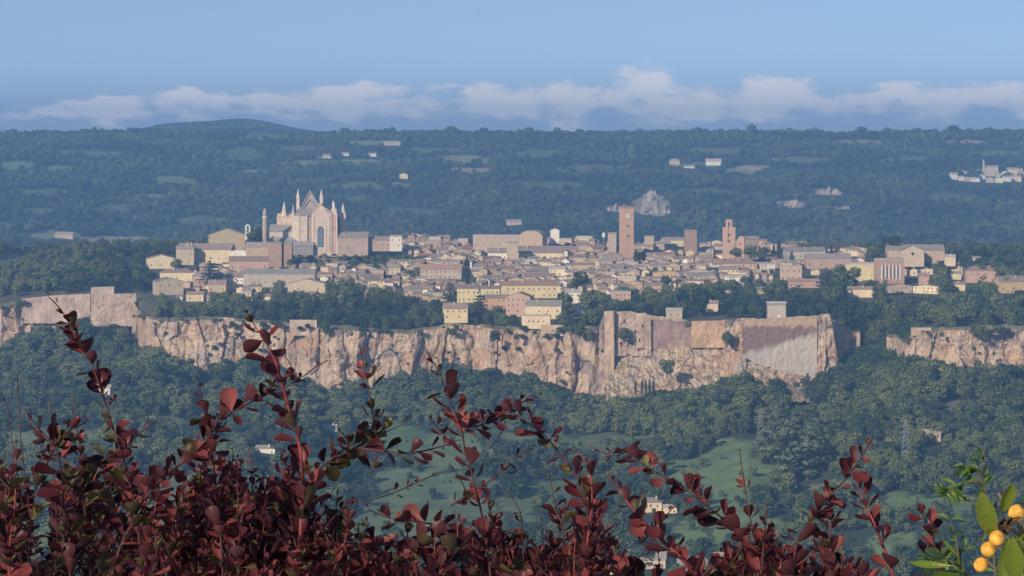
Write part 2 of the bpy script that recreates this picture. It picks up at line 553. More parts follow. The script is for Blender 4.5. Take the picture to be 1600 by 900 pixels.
def grid(name, pxs, ds, zf, cf, material):
    vs = []; cols = []
    for d in ds:
        for px in pxs:
            z = zf(px, d)
            vs.append(((px - 800) * d / F, d, z))
            cols.append(cf(px, d, z))
    n = len(pxs)
    fs = []
    for j in range(len(ds) - 1):
        for i in range(n - 1):
            a = j * n + i
            fs.append((a, a + 1, a + n + 1, a + n))
    me = bpy.data.meshes.new(name)
    me.from_pydata(vs, [], fs)
    me.polygons.foreach_set('use_smooth', [True] * len(fs))
    at = me.color_attributes.new('tint', 'FLOAT_COLOR', 'POINT')
    flat = []
    for c in cols:
        flat.extend((c[0], c[1], c[2], 1.0))
    at.data.foreach_set('color', flat)
    me.materials.append(material)
    o = bpy.data.objects.new(name, me)
    COL.objects.link(o)
    o['kind'] = 'structure'
    return o


C_WOOD = (0.040, 0.060, 0.028)


def lin(a, b, n):
    return [a + (b - a) * i / (n - 1) for i in range(n)]


PX_ALL = lin(-560, 2160, 260)
PX_FAR = lin(-560, -20, 40)[:-1] + lin(-20, 1620, 420) + lin(1620, 2160, 40)[1:]


def c_near(px, d, z):
    py = HY - F * z / d
    if d < 1500:
        return (0.09, 0.12, 0.05)
    c = field_at(NEAR_FIELDS, px, py)
    return c or C_WOOD


def c_plat(px, d, z):
    return (0.10, 0.10, 0.065)


def c_far(px, d, z):
    py = HY - F * z / d
    c = field_at(FAR_FIELDS, px, py)
    return c or C_WOOD


grid('valley_ground', PX_ALL, [-12.0 + 0.001, 1.0, 3.0, 5.0, 8, 14, 24, 40, 65, 100, 160, 250, 380, 550, 750, 950, 1050, 1150, 1250, 1350, 1450] + lin(1500, 2620, 190), z_valley, c_near, M_GROUND)
grid('plateau_ground', PX_ALL, lin(2200, 3060, 130), lambda px, d: z_plateau(px, d) if d >= cliff_at(px)[2] + 9 else z_valley(px, d) - 8, c_plat, M_GROUND)
grid('hill_ground', PX_FAR, lin(3040, 4000, 30)[:-1] + lin(4000, 7000, 230) + lin(7060, 10400, 50), z_far, c_far, M_GROUND)


# ------------------------------------------------------------------ cliffs
def wall_zone(px):
    """how flat the rock is kept (behind built walls)"""
    f = max(smooth(1140, 1158, px) * (1 - smooth(1278, 1290, px)), 0.85 * smooth(940, 948, px) * (1 - smooth(1130, 1145, px)))
    return max(f, 0.8 * smooth(20, 35, px) * (1 - smooth(205, 215, px)))


def cliff_mesh(name, px0, px1, step, rows):
    n = int((px1 - px0) / step) + 1
    vs = []
    for j in range(rows + 1):
        t = j / rows
        for i in range(n):
            px = px0 + i * step
            yt, yb, de = cliff_at(px)
            x = (px - 800) * de / F
            top = (HY - yt) * de / F + 1.6 * nz(x / 14, 3.0) + 0.9 * nz(x / 4.0, 8.0)
            bot = (HY - yb) * de / F - 10
            z = lerp(top, bot, t)
            k = 1 - wall_zone(px) * (1 - (smooth(0.28, 0.46, t) if px < 1145 else smooth(.9, 1.0, t)))
            disp = 13.0 * (0.5 + noise.noise(Vector((x / 46, z / 110, 1.3))))
            disp += 5.0 * (1 - abs(noise.noise(Vector((x / 19 + 4, z / 60, 5.5)))) * 2.4)
            # jointed blocks: tall slabs broken into smaller ones, each standing a little in or out
            wx = x + 2.0 * nz(x / 9, z / 9, 7); wz = z + 2.0 * nz(x / 9, z / 9, 3)
            for sx, sz, amp, sd_ in ((16, 60, 5.0, 0.0), (7, 13, 1.9, 5.0), (3.0, 3.6, 0.5, 9.0)):
                dist, pts = noise.voronoi(Vector((wx / sx, wz / sz, sd_)))
                disp += amp * (noise.cell(pts[0] * 7.3) + .5) * .8
                disp -= amp * .35 * max(0.0, 1 - (dist[1] - dist[0]) / .16)
            disp += 0.7 * fb(x / 4, z / 4, 4.0, 4)
            # bedding ledges
            led = math.sin(z / 5.0 + 2.6 * nz(x / 60, z / 60, 9))
            disp += 2.0 * led * abs(led) * smooth(-.25, .25, nz(x / 50, z / 40, 12.0))
            disp = max(disp, 1.0)
            edge = smooth(0, 0.04, t)
            y = de + 4 - disp * k * edge - 9 * t * t
            vs.append((x * y / de, y, z * 1.0))
    vs = [(vs[i][0], vs[i][1] + 14, vs[i][2] - .8) for i in range(n)] + vs
    rows += 1
    fs = []
    for j in range(rows):
        for i in range(n - 1):
            a = j * n + i
            fs.append((a, a + n, a + n + 1, a + 1))
    m = MB(); m.add(vs, fs)
    o = m.build(name, M_CLIFF, kind='structure')
    return o


cliff_mesh('cliff', -480, 1345, 1.6, 52)
cliff_mesh('cliff', 1385, 2000, 1.8, 40)


# ------------------------------------------------------------------ buildings
def put(px, py, d):
    return P(px, py, d)


WALLS = {'cream': (0.72, 0.59, 0.39), 'beige': (0.54, 0.43, 0.31), 'grey-pink': (0.46, 0.36, 0.29), 'ochre': (0.52, 0.38, 0.21), 'white': (0.78, 0.73, 0.62),
         'salmon': (0.50, 0.34, 0.26), 'tan': (0.48, 0.36, 0.25), 'brick': (0.40, 0.27, 0.20), 'yellow': (0.68, 0.56, 0.33), 'grey': (0.46, 0.40, 0.34), 'orange': (0.52, 0.32, 0.21)}
ROOFS = {'brown': (0.30, 0.215, 0.175), 'grey-brown': (0.30, 0.245, 0.215), 'terracotta': (0.36, 0.235, 0.175), 'grey': (0.31, 0.275, 0.25), 'pale': (0.42, 0.37, 0.32)}


def jit(c, k=0.08):
    f = 1 + random.uniform(-k, k)
    return tuple(max(0.01, ch * f * (1 + random.uniform(-k, k) * 0.4)) for ch in c)


def house(px0, px1, yr, ye, yb, label, wall='beige', roof='brown', style='x', depth=None, rot=0.0, win=None, chimney=1, name='house', cat='house', group=None,
          d=None, band=False, wincol=None, wallmat=None, below=3.0):
    """a building from its photo extents: ridge row, eave row, ground row"""
    if d is None:
        d = d_ground(yb)
    s = d / F
    w = (px1 - px0) * s
    h = (yb - ye) * s
    rh = max(0.3, (ye - yr) * s)
    dep = depth or max(7.0, min(16.0, w * 0.7))
    base = P((px0 + px1) / 2, yb, d)
    o = empty(name, base, label, cat, group, rot)
    hw = w / 2
    wc = jit(WALLS[wall]); rc = jit(ROOFS[roof], 0.12)
    b = MB()
    ov = 0.45
    r = MB()
    th = 0.35
    if style == 'x':
        b.prism_x([(0, -below), (dep, -below), (dep, h), (dep / 2, h + rh), (0, h)], -hw, hw)
        sl = rh / (dep / 2)
        r.prism_x([(-ov, h - sl * ov + .05), (dep / 2, h + rh + .05), (dep / 2, h + rh + th), (-ov, h - sl * ov + th)], -hw - ov, hw + ov)
        r.prism_x([(dep / 2 + .002, h + rh + .05), (dep + ov, h - sl * ov + .05), (dep + ov, h - sl * ov + th), (dep / 2 + .002, h + rh + th)], -hw - ov, hw + ov)
    elif style == 'y':
        b.prism_y([(-hw, -below), (hw, -below), (hw, h), (0, h + rh), (-hw, h)], 0, dep)
        sl = rh / hw
        r.prism_y([(-hw - ov, h - sl * ov + .05), (-.001, h + rh + .05), (-.001, h + rh + th), (-hw - ov, h - sl * ov + th)], -ov, dep + ov)
        r.prism_y([(.001, h + rh + .05), (hw + ov, h - sl * ov + .05), (hw + ov, h - sl * ov + th), (.001, h + rh + th)], -ov, dep + ov)
    elif style == 'hip':
        b.box(-hw, hw, 0, dep, -below, h)
        k = min(hw * 0.95, dep / 2)
        r.add([(-hw - ov, -ov, h), (hw + ov, -ov, h), (hw + ov, dep + ov, h), (-hw - ov, dep + ov, h), (-hw + k, dep / 2, h + rh), (hw - k, dep / 2, h + rh)],
              [(0, 1, 5, 4), (1, 2, 5), (2, 3, 4, 5), (3, 0, 4), (3, 2, 1, 0)])
    elif style == 'barrel':
        pts = [(hw * math.cos(math.pi * i / 10), h + rh * math.sin(math.pi * i / 10)) for i in range(11)]
        b.prism_y([(-hw, -below), (hw, -below)] + pts, 0, dep)
        pts2 = [((hw + .3) * math.cos(math.pi * i / 10), h + .1 + (rh + .3) * math.sin(math.pi * i / 10)) for i in range(11)]
        r.prism_y(pts2, .3, dep + .3)
    else:
        b.box(-hw, hw, 0, dep, -below, h)
        r.box(-hw - .2, hw + .2, -.2, dep + .2, h, h + max(0.5, rh))
    b.build('wall', wallmat or M_WALL, o, wc)
    r.build('roof', M_ROOF, o, rc)
    if win:
        nc, nr = win
        wm = MB()
        for c in range(nc):
            for q in range(nr):
                if random.random() < .22:
                    continue
                x = -hw + w * (c + 0.5 + random.uniform(-.12, .12)) / nc
                sp = h / nr
                z0 = sp * (q + 0.32)
                ww = min(1.15, w / nc * 0.40) * random.uniform(.75, 1.1); wh = min(1.7, sp * 0.45) * random.uniform(.8, 1.1)
                wm.box(x - ww / 2, x + ww / 2, -0.12, 0.2, z0, z0 + wh)
        if not wm.v:
            wm.box(-.5, .5, -.12, .2, h * .35, h * .35 + 1.4)
        wo = wm.build('window', M_SHUT, o)
        wo['kind'] = 'stuff'
    if chimney and style in ('x', 'y', 'hip'):
        cm = MB()
        cx = random.uniform(-0.6, 0.6) * hw
        cy = dep * random.uniform(.25, .4)
        if style == 'y':
            cx *= 0.4
        zt = h + rh + random.uniform(.5, 1.2)
        cm.box(cx - .4, cx + .4, cy - .4, cy + .4, h, zt)
        cm.box(cx - .52, cx + .52, cy - .52, cy + .52, zt, zt + .22)
        cm.build('chimney', M_WALL, o, wc)
    return o


USED = []    # photo boxes already taken by hand-placed buildings


def B(px0, px1, yr, ye, yb, label, *a, **k):
    USED.append((px0 - 2, px1 + 2, yr, yb))
    return house(px0, px1, yr, ye, yb, label, *a, **k)


def town_landmarks():
    # left quarter, from the far left to the cathedral
    B(326, 383, 357, 367, 396, 'large tan brick hall with a low front gable behind the cream convent', 'tan', 'grey-brown', 'y', depth=26, name='brick_hall', cat='hall', d=2900, chimney=0, wallmat=M_STONE)
    B(276, 362, 381, 390, 412, 'long cream convent with grey roof and dark windows below the brick hall', 'cream', 'grey-brown', 'x', depth=18, rot=R(-8), win=(6, 1), name='convent', cat='convent', d=2850)
    B(275, 303, 384, 390, 414, 'beige corner block at the left end of the cream convent, under a tiny cupola', 'beige', 'grey', 'flat', depth=10, d=2835, win=(2, 2))
    B(361, 386, 391, 394, 404, 'low white pavilion with pale roof between the cream convent and the brown hall', 'white', 'pale', 'barrel', depth=8, d=2840, name='pavilion', cat='pavilion')
    B(384, 419, 379, 386, 408, 'brown stone hall with grey roof in front of the slender domed tower', 'tan', 'grey', 'x', depth=14, d=2830, wallmat=M_STONE, name='stone_hall', cat='hall', chimney=0)
    B(418, 440, 378, 380, 414, 'plain brick cube left of the black gap below the cathedral apse', 'brick', 'grey', 'flat', depth=13, d=2815, wallmat=M_STONE, name='brick_block', cat='building')
    B(442, 456, 379, 381, 412, 'narrow brick block right of the black gap below the cathedral apse', 'brick', 'grey', 'flat', depth=13, d=2818, wallmat=M_STONE, name='brick_block', cat='building')
    B(230, 274, 398, 404, 420, 'cream house with two unequal wings at the left edge of the town', 'cream', 'brown', 'y', depth=12, rot=R(12), win=(3, 1))
    B(250, 303, 420, 426, 440, 'cream house with wide brown roof below the convent cypress', 'cream', 'brown', 'hip', depth=12, rot=R(6), win=(4, 1))
    B(243, 287, 434, 440, 461, 'tan gabled house partly behind trees at the lower left corner of town', 'beige', 'grey-brown', 'y', depth=14, rot=R(18), win=(3, 2))
    B(358, 420, 401, 408, 424, 'long brown-roofed house with low walls below the stone hall', 'salmon', 'brown', 'x', depth=14, rot=R(4), win=(5, 1))
    B(352, 382, 424, 433, 444, 'small pale house with a balcony left of the long grey monastery', 'white', 'brown', 'x', depth=10, win=(4, 1))
    B(380, 492, 421, 428, 449, 'long grey-beige monastery with small square windows and a white end tower', 'grey', 'grey', 'x', depth=16, rot=R(-3), win=(11, 1), name='monastery', cat='monastery')
    B(449, 509, 436, 443, 458, 'grey gabled house with one dark door below the white monastery tower', 'beige', 'grey', 'y', depth=14, rot=R(-10), win=(2, 1))
    B(291, 318, 456, 460, 471, 'tiny bright yellow house among the trees under the left town end', 'yellow', 'brown', 'x', depth=8, win=(3, 1))
    B(325, 353, 438, 444, 458, 'beige house with a brown roof left of the trees under the monastery', 'beige', 'brown', 'x', depth=10, win=(3, 1))
    B(300, 352, 424, 431, 446, 'flat wide grey-pink house between the cream houses and the monastery', 'grey-pink', 'grey-brown', 'hip', depth=12, win=(5, 1))
    B(527, 575, 363, 371, 396, 'long pinkish building with a grey roof joined to the right of the cathedral', 'grey-pink', 'grey', 'x', depth=14, d=2880, win=(4, 1), name='palace', cat='palace')
    B(609, 628, 367, 370, 388, 'narrow white-fronted house at the right end of the row beside the cathedral', 'white', 'pale', 'flat', depth=9, win=(2, 2), d=2930)
    B(575, 609, 370, 375, 388, 'pale terrace of houses just left of the narrow white-fronted house', 'grey-pink', 'grey-brown', 'x', depth=10, win=(5, 1), d=2930)
    # centre
    B(739, 810, 367, 371, 390, 'long hall with a pale flat roof edge on the skyline left of the theatre', 'beige', 'pale', 'flat', depth=18, win=(6, 1), name='hall', cat='hall', d=2930)
    B(810, 848, 361, 371, 390, 'round-roofed tan theatre standing above the skyline roofs', 'tan', 'pale', 'barrel', depth=24, rot=R(-12), name='theatre', cat='theatre', d=2925)
    B(860, 874, 357, 360, 376, 'small bright white gable house alone on the skyline right of the theatre', 'white', 'pale', 'y', depth=6, d=2960, chimney=0)
    B(792, 809, 378, 380, 408, 'plain beige tower block in front of the round-roofed theatre', 'beige', 'grey', 'flat', depth=11, d=2850, name='tower_house', cat='tower')
    B(808, 880, 385, 395, 407, 'very long grey-roofed hall right of the plain beige tower block', 'cream', 'grey-brown', 'x', depth=20, win=(9, 1), rot=R(-3), name='hall', cat='hall')
    B(762, 793, 388, 395, 407, 'white-walled hall left of the plain beige tower block', 'white', 'grey-brown', 'x', depth=14, win=(4, 1))
    B(656, 721, 414, 421, 436, 'long rose building with reddish roof and small windows left of the tall cypress', 'grey-pink', 'terracotta', 'x', depth=14, rot=R(-5), win=(9, 2))
    B(714, 781, 447, 451, 473, 'bright yellow apartment house with flat brown roof, left half of the long yellow row', 'yellow', 'brown', 'x', depth=14, rot=R(-4), win=(9, 2), name='apartment_house', cat='apartment house')
    B(781, 871, 440, 446, 466, 'long pale yellow apartment house behind the brick houses, right half of the yellow row', 'yellow', 'terracotta', 'x', depth=14, rot=R(2), win=(11, 2), name='apartment_house', cat='apartment house')
    B(755, 793, 461, 466, 483, 'orange house with a red-brown roof left of the taller brick house', 'orange', 'brown', 'x', depth=11, rot=R(-6), win=(4, 2))
    B(790, 829, 457, 464, 490, 'brick house with three rows of windows in front of the yellow apartments', 'salmon', 'brown', 'y', depth=13, rot=R(-14), win=(5, 3))
    B(821, 877, 470, 478, 506, 'cream villa with two tiers of grey roofs right at the cliff edge', 'cream', 'grey', 'x', depth=12, rot=R(-8), win=(4, 2), name='villa', cat='villa', d=2385)
    B(815, 860, 492, 494, 508, 'low cream terrace wing in front of the cliff edge villa', 'cream', 'pale', 'flat', depth=5, rot=R(-8), win=(6, 1), name='terrace_wing', cat='building', d=2372)
    B(694, 731, 474, 482, 499, 'yellow chalet with a broad brown gable among trees left of the villa', 'yellow', 'brown', 'x', depth=11, rot=R(8), win=(4, 2), name='chalet', cat='chalet')
    B(882, 908, 452, 457, 474, 'small white house with a round bay half hidden by dark trees', 'white', 'pale', 'hip', depth=8, win=(3, 2))
    B(899, 911, 474, 477, 487, 'tiny pale hut between two dark trees above the cliff', 'white', 'terracotta', 'y', depth=5, d=2440, name='hut', cat='hut')
    B(950, 963, 363, 365, 392, 'short stubby stone tower just left of the clock tower', 'grey-pink', 'grey', 'flat', depth=8, d=2900, name='stub_tower', cat='tower')
    B(1007, 1022, 368, 370, 386, 'short pinkish tower house on the skyline right of the clock tower', 'grey-pink', 'grey', 'flat', depth=8, d=2960, name='tower_house', cat='tower')
    B(1072, 1089, 359, 361, 392, 'square brick tower between the clock tower and the slit belfry church', 'brick', 'grey', 'flat', depth=10, d=2900, name='square_tower', cat='tower', wallmat=M_STONE, rot=R(8))
    B(1072, 1084, 390, 393, 403, 'small yellow house below the square brick tower', 'yellow', 'grey-brown', 'y', depth=7, d=2860)
    B(1128, 1183, 404, 412, 425, 'rose house with a brown hipped roof below the slit belfry church', 'salmon', 'brown', 'hip', depth=15, win=(9, 2))
    B(1219, 1253, 415, 417, 439, 'square beige house with a flat roof and a few bright windows on the right', 'beige', 'pale', 'flat', depth=14, win=(4, 2), rot=R(-4))
    B(1228, 1290, 387, 393, 406, 'long low grey hall right of the pair of cypresses', 'grey', 'grey-brown', 'x', depth=16, win=(7, 1), name='hall', cat='hall', rot=R(3))
    B(1260, 1330, 397, 404, 420, 'wide rose barracks building with a white lower band', 'salmon', 'grey', 'x', depth=18, win=(8, 1), name='barracks', cat='barracks')
    B(1232, 1282, 436, 440, 450, 'low salmon building with a long red roof right of the square beige house', 'salmon', 'terracotta', 'x', depth=10, win=(6, 1))
    B(1322, 1368, 410, 413, 440, 'pale yellow loggia building with four dark arches left of the striped brick block', 'yellow', 'pale', 'flat', depth=14, win=(5, 1), name='loggia', cat='building', d=2690)
    B(1387, 1476, 383, 391, 412, 'long beige church with a grey roof on the right of the skyline', 'tan', 'grey', 'x', depth=20, name='church', cat='church', d=2790, chimney=0, wallmat=M_STONE)
    B(1510, 1558, 416, 423, 442, 'two storey salmon villa with dark windows among the trees at far right', 'salmon', 'brown', 'hip', depth=13, win=(4, 2), name='villa', cat='villa')
    B(1560, 1625, 432, 440, 458, 'ochre house with a grey roof at the right edge of the photo', 'ochre', 'grey-brown', 'x', depth=14, win=(4, 1), rot=R(10))
    B(1477, 1493, 398, 401, 411, 'tiny cream house under the trees right of the long beige church', 'cream', 'pale', 'x', depth=7, d=2740)
    B(1488, 1508, 441, 444, 454, 'tiny cream hut in the trees left of the salmon villa', 'cream', 'brown', 'x', depth=6, d=2560, name='hut', cat='hut')
    B(1436, 1452, 427, 431, 446, 'tiny pink house below the striped brick block', 'salmon', 'brown', 'x', depth=6, d=2620)
    B(1325, 1366, 448, 452, 463, 'low brown-roofed shed in the trees below the pale yellow loggia', 'cream', 'brown', 'x', depth=9, d=2560, name='shed', cat='shed')
    B(1103, 1122, 470, 474, 484, 'tiny cream cottage in the trees above the ruined fortress wall', 'cream', 'grey-brown', 'x', depth=6, d=2455, name='cottage', cat='cottage')
    B(1041, 1066, 481, 486, 497, 'pale ruined gatehouse in the trees on top of the fortress', 'beige', 'pale', 'flat', depth=6, d=2400, name='gatehouse', cat='gatehouse', win=(2, 1))
    # pale square building on the fortress wall
    o = B(1200, 1228, 474, 477, 500, 'pale grey square building with a projecting parapet on top of the two-toned fortress wall', 'grey', 'grey', 'flat', depth=12, d=2348, name='square_building', cat='building')
    pm = MB(); s = 2348 / F
    pm.box(-14.8 * s, 14.8 * s, -.6, 12.6, 23.1 * s + 1.55, 23.1 * s + 2.6)
    pm.build('parapet', M_WALL, o, (0.5, 0.48, 0.45))
    dm = MB(); dm.box(1.0, 2.6, -.1, .2, 0.2, 4.2); dm.build('door', M_WHITE, o)
    for k in (-10.5, 10.5):
        lm = MB(); lm.cone(k * s, -.35, 5.0, 6.2, .5, .4, 8); lm.build('wall_lamp', M_WHITE, o)
    # the hall church on the right: front gable with round window
    o = B(1408, 1444, 384, 392, 412, 'beige front gable with a dark round window on the long church at right', 'beige', 'grey', 'y', depth=10, name='church_porch', cat='chapel', d=2775, chimney=0, wallmat=M_STONE)
    rm = MB()
    s = 2775 / F
    rm.add([(2.4 * s * math.cos(a * math.pi / 5), -.15, 15.5 * s + 2.4 * s * math.sin(a * math.pi / 5)) for a in range(10)], [tuple(range(10))])
    rm.build('round_window', M_GLASS, o)
    # striped brick block: six white pilasters
    o = B(1367, 1413, 404, 407, 441, 'tall brick block with six pale vertical stripes on its front', 'brick', 'pale', 'flat', depth=18, d=2660, name='brick_block', cat='building', wallmat=M_STONE, rot=R(-5))
    s = 2660 / F
    for k in range(6):
        x = (-12 + k * 5.6) * s
        pm = MB(); pm.box(x - .55, x + .55, -.5, .3, 5 * s, 27 * s); pm.build('pilaster', M_WHITE, o)
    pm = MB()
    for k in range(5):
        x = (-9.2 + k * 5.6) * s
        pm.box(x - .7, x + .7, -.12, .2, 6 * s, 26 * s)
    pm.build('window', M_SHUT, o)
    # belfries and small towers
    o = empty('bell_gable', P(387, 366, 2870), 'small white bell gable with one open arch left of the cathedral', 'bell gable')
    s = 2870 / F
    m = MB(); m.box(-4 * s, -1.8 * s, 0, 1.6, -6, 13 * s); m.box(1.8 * s, 4 * s, 0, 1.6, -6, 13 * s); m.box(-1.8 * s, 1.8 * s, .01, 1.59, -6, 3 * s); m.build('pier', M_WHITE, o)
    m = MB(); m.prism_y([(-4.6 * s, 13 * s), (4.6 * s, 13 * s), (0, 16 * s)], -.3, 1.9); m.build('gable_cap', M_WHITE, o)
    m = MB(); m.cone(0, .8, 6 * s, 9.5 * s, 1.1 * s, .5 * s, 8); m.build('bell', M_METAL, o)
    o = empty('bell_turret', P(490, 436, 2700), 'white square turret with an open top at the right end of the grey monastery', 'turret')
    s = 2700 / F
    m = MB(); m.box(-4 * s, 4 * s, -1, 4, -2, 19 * s); m.build('shaft', M_WALL, o, (0.68, 0.60, 0.45))
    m = MB(); m.box(-2 * s, -.8 * s, 0, 2, 19 * s, 23 * s); m.box(.8 * s, 2 * s, 0, 2, 19 * s, 23 * s); m.prism_y([(-2.6 * s, 23 * s), (2.6 * s, 23 * s), (0, 25.5 * s)], -.3, 2.3); m.build('belfry', M_WALL, o, (0.68, 0.60, 0.45))
    o = empty('cupola', P(293.5, 386, 2838), 'tiny beige cupola on the corner of the cream convent', 'cupola')
    s = 2838 / F
    m = MB(); m.cone(0, 3, -1, 4 * s, 3.2 * s, 3.2 * s, 8); m.build('drum', M_WALL, o, WALLS['beige'])
    m = MB(); m.cone(0, 3, 4 * s, 7 * s, 3.2 * s, 1.6 * s, 8); m.cone(0, 3, 7 * s, 9 * s, 1.5 * s, .3 * s, 8); m.build('dome', M_ROOF, o, ROOFS['grey'])
    o = empty('water_tank', P(943.5, 374, 2905), 'small pale egg-shaped tank on a pole left of the stubby tower', 'tank')
    s = 2905 / F
    m = MB(); m.cone(0, 0, -8, 2 * s, .5, .5, 6); m.build('pole', M_METAL, o)
    m = MB()
    for a, b_, r0, r1 in ((2, 4, 1.2, 2.8), (4, 8, 2.8, 2.8), (8, 11, 2.8, .8)):
        m.cone(0, 0, a * s, b_ * s, r0 * s, r1 * s, 10)
    m.build('tank', M_WHITE, o)


def arch_poly(x0, x1, z0, z1, n=8):
    """gothic window outline"""
    w = (x1 - x0) / 2; cx = (x0 + x1) / 2
    zs = z1 - w * 1.5
    pts = [(x0, z0), (x1, z0), (x1, zs)]
    for i in range(1, n):
        t = i / n
        if t <= 0.5:
            a = t * 2
            pts.append((x1 - w * a ** 1.6, zs + (z1 - zs) * math.sin(a * math.pi / 2)))
        else:
            a = (1 - t) * 2
            pts.append((x0 + w * a ** 1.6, zs + (z1 - zs) * math.sin(a * math.pi / 2)))
    pts.append((x0, zs))
    return pts


def cathedral():
    d = 2880; s = d / F
    cx = 490
    o = empty('cathedral', P(cx, 392, d), 'tall gothic cathedral with pale pinnacles and a blue arched window above the town', 'cathedral')
    X = lambda px: (px - cx) * s
    Z = lambda py: (392 - py) * s
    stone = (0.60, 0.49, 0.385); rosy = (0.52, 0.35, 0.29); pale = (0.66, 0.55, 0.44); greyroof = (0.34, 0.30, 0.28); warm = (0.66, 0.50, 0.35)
    def part(name, m, mat=M_STONE, col=stone, parent=None, kind=None):
        return m.build(name, mat, parent or o, col, kind=kind)
    # choir end wall: gabled block with swept shoulders and big window
    m = MB(); m.prism_y([(X(488), -6), (X(517), -6), (X(517), Z(334)), (X(512), Z(331)), (X(506), Z(326)), (X(501), Z(321)), (X(496.5), Z(321)), (X(493), Z(327)), (X(488), Z(332))], 0, 22)
    part('choir', m)
    m = MB(); m.prism_y([(X(517.6), Z(333)), (X(517.6), Z(331.4)), (X(506), Z(323.6)), (X(501), Z(319)), (X(496.5), Z(319)), (X(493), Z(325)), (X(487.4), Z(330.5)), (X(487.4), Z(332.4)), (X(493), Z(327)), (X(496.5), Z(320.9)), (X(501), Z(320.9)), (X(506), Z(325.9))], -.8, 22.4)
    part('gable_coping', m, col=warm)
    m = MB(); m.prism_y(arch_poly(X(496), X(505.6), Z(386), Z(353.5)), -.25, .2); fr = part('window', m, M_STONE, (0.10, 0.09, 0.085))
    for k in range(3):
        x0 = 497.3 + k * 2.5
        m = MB(); m.prism_y(arch_poly(X(x0), X(x0 + 2.1), Z(385), Z(358.2 - (2.4 if k == 1 else 0))), -.40, .1)
        part('pane', m, M_PANE, None, fr)
    m = MB(); m.prism_y([(X(489.5), Z(372)), (X(490.6), Z(372)), (X(490.6), Z(336)), (X(489.5), Z(336))], -.7, .2); m.prism_y([(X(513.5), Z(392)), (X(515), Z(392)), (X(515), Z(336)), (X(513.5), Z(336))], -.9, .2); m.prism_y([(X(508.6), Z(392)), (X(509.8), Z(392)), (X(509.8), Z(352)), (X(508.6), Z(352))], -.6, .2)
    part('pilaster', m, col=pale)
    # right transept corner tower and face
    m = MB(); m.prism_y([(X(517.1), -6), (X(526), -6), (X(526), Z(335)), (X(517.1), Z(335))], 1.2, 24); part('transept', m, col=rosy)
    m = MB(); m.box(X(517.4), X(525.6), 2, 8, Z(335), Z(326)); m.cone(X(521.5), 4, Z(326), Z(315), 3.2 * s, .5 * s, 6); part('pinnacle', m, col=pale)
    m = MB(); m.box(X(515.8), X(518.4), .2, 2.2, -4, Z(333)); m.box(X(524.8), X(527), .2, 2.4, -4, Z(333)); part('buttress', m, col=pale)
    # polygonal apse on the left
    m = MB()
    m.add([(X(458.5), 6, -6), (X(467), 1.2, -6), (X(479), 1.2, -6), (X(488.2), 5, -6), (X(488.2), 22, -6), (X(458.5), 22, -6),
           (X(458.5), 6, Z(337)), (X(467), 1.2, Z(337)), (X(479), 1.2, Z(337)), (X(488.2), 5, Z(337)), (X(488.2), 22, Z(337)), (X(458.5), 22, Z(337))],
          [(0, 1, 7, 6), (1, 2, 8, 7), (2, 3, 9, 8), (3, 4, 10, 9), (4, 5, 11, 10), (5, 0, 6, 11), (6, 7, 8, 9, 10, 11)])
    part('apse', m)
    m = MB()
    m.add([(X(457.8), 5.4, Z(337.3)), (X(466.8), .4, Z(337.3)), (X(479.3), .4, Z(337.3)), (X(488.8), 4.4, Z(337.3)), (X(488.8), 20, Z(337.3)), (X(457.8), 20, Z(337.3)), (X(463), 20, Z(327)), (X(488), 20, Z(327))],
          [(0, 1, 6), (1, 2, 7, 6), (2, 3, 7), (3, 4, 7), (4, 5, 6, 7), (5, 0, 6), (5, 4, 3, 2, 1, 0)])
    part('apse_roof', m, M_ROOF, greyroof)
    for a in (458.6, 467, 479, 487.6):
        m = MB(); y0 = 6 if a < 460 else (1.0 if a < 485 else 3.0)
        m.box(X(a - 1.0), X(a + 1.0), y0 - .5, y0 + .6, -4, Z(335.5)); part('buttress', m, col=pale)
    # back of the facade: big triangular gable with inner tracery and tall pinnacles
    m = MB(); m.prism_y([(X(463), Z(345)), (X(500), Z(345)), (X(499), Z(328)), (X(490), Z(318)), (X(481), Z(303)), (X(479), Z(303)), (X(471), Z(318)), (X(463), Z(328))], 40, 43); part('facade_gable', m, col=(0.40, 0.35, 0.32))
    m = MB()
    for (ax, az), (bx, bz) in (((466, 327), (480, 300)), ((480, 300), (496, 325)), ((467, 331), (480, 312)), ((480, 312), (493, 330))):
        p, q = Vector((X(ax), 39.4, Z(az))), Vector((X(bx), 39.4, Z(bz)))
        m.tube([p, q], [.75, .75], 4)
    m.cone(X(480), 41, Z(304), Z(297.5), 1.5 * s, .3 * s, 6)
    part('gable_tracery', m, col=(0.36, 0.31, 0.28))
    # naves behind and the left chapel
    m = MB(); m.box(X(420), X(459), 8, 40, -6, Z(362)); part('side_aisle', m, col=stone)
    m = MB(); m.prism_x([(7.4, Z(362.5)), (20, Z(352)), (40, Z(352)), (40, Z(362.5))], X(419.5), X(458.4)); part('aisle_roof', m, M_ROOF, greyroof)
    m = MB(); m.box(X(430), X(457.5), 21, 45, Z(362), Z(341)); m.prism_x([(20.6, Z(341.2)), (30, Z(335)), (45, Z(335)), (45, Z(341.2))], X(429.5), X(458)); part('nave', m, col=warm)
    m = MB(); m.box(X(423), X(462), 2.5, 8.2, -6, Z(376)); m.prism_x([(2, Z(376.2)), (8.1, Z(371)), (8.1, Z(376.2))], X(422.5), X(462.5)); part('chapel', m, M_ROOF, (0.34, 0.31, 0.29))
    m = MB(); m.box(X(452), X(490), -6, 1.0, -6, Z(384)); m.prism_x([(-6.6, Z(384.2)), (.9, Z(377)), (.9, Z(384.2))], X(451), X(491)); part('sacristy', m, M_ROOF, (0.31, 0.28, 0.26))
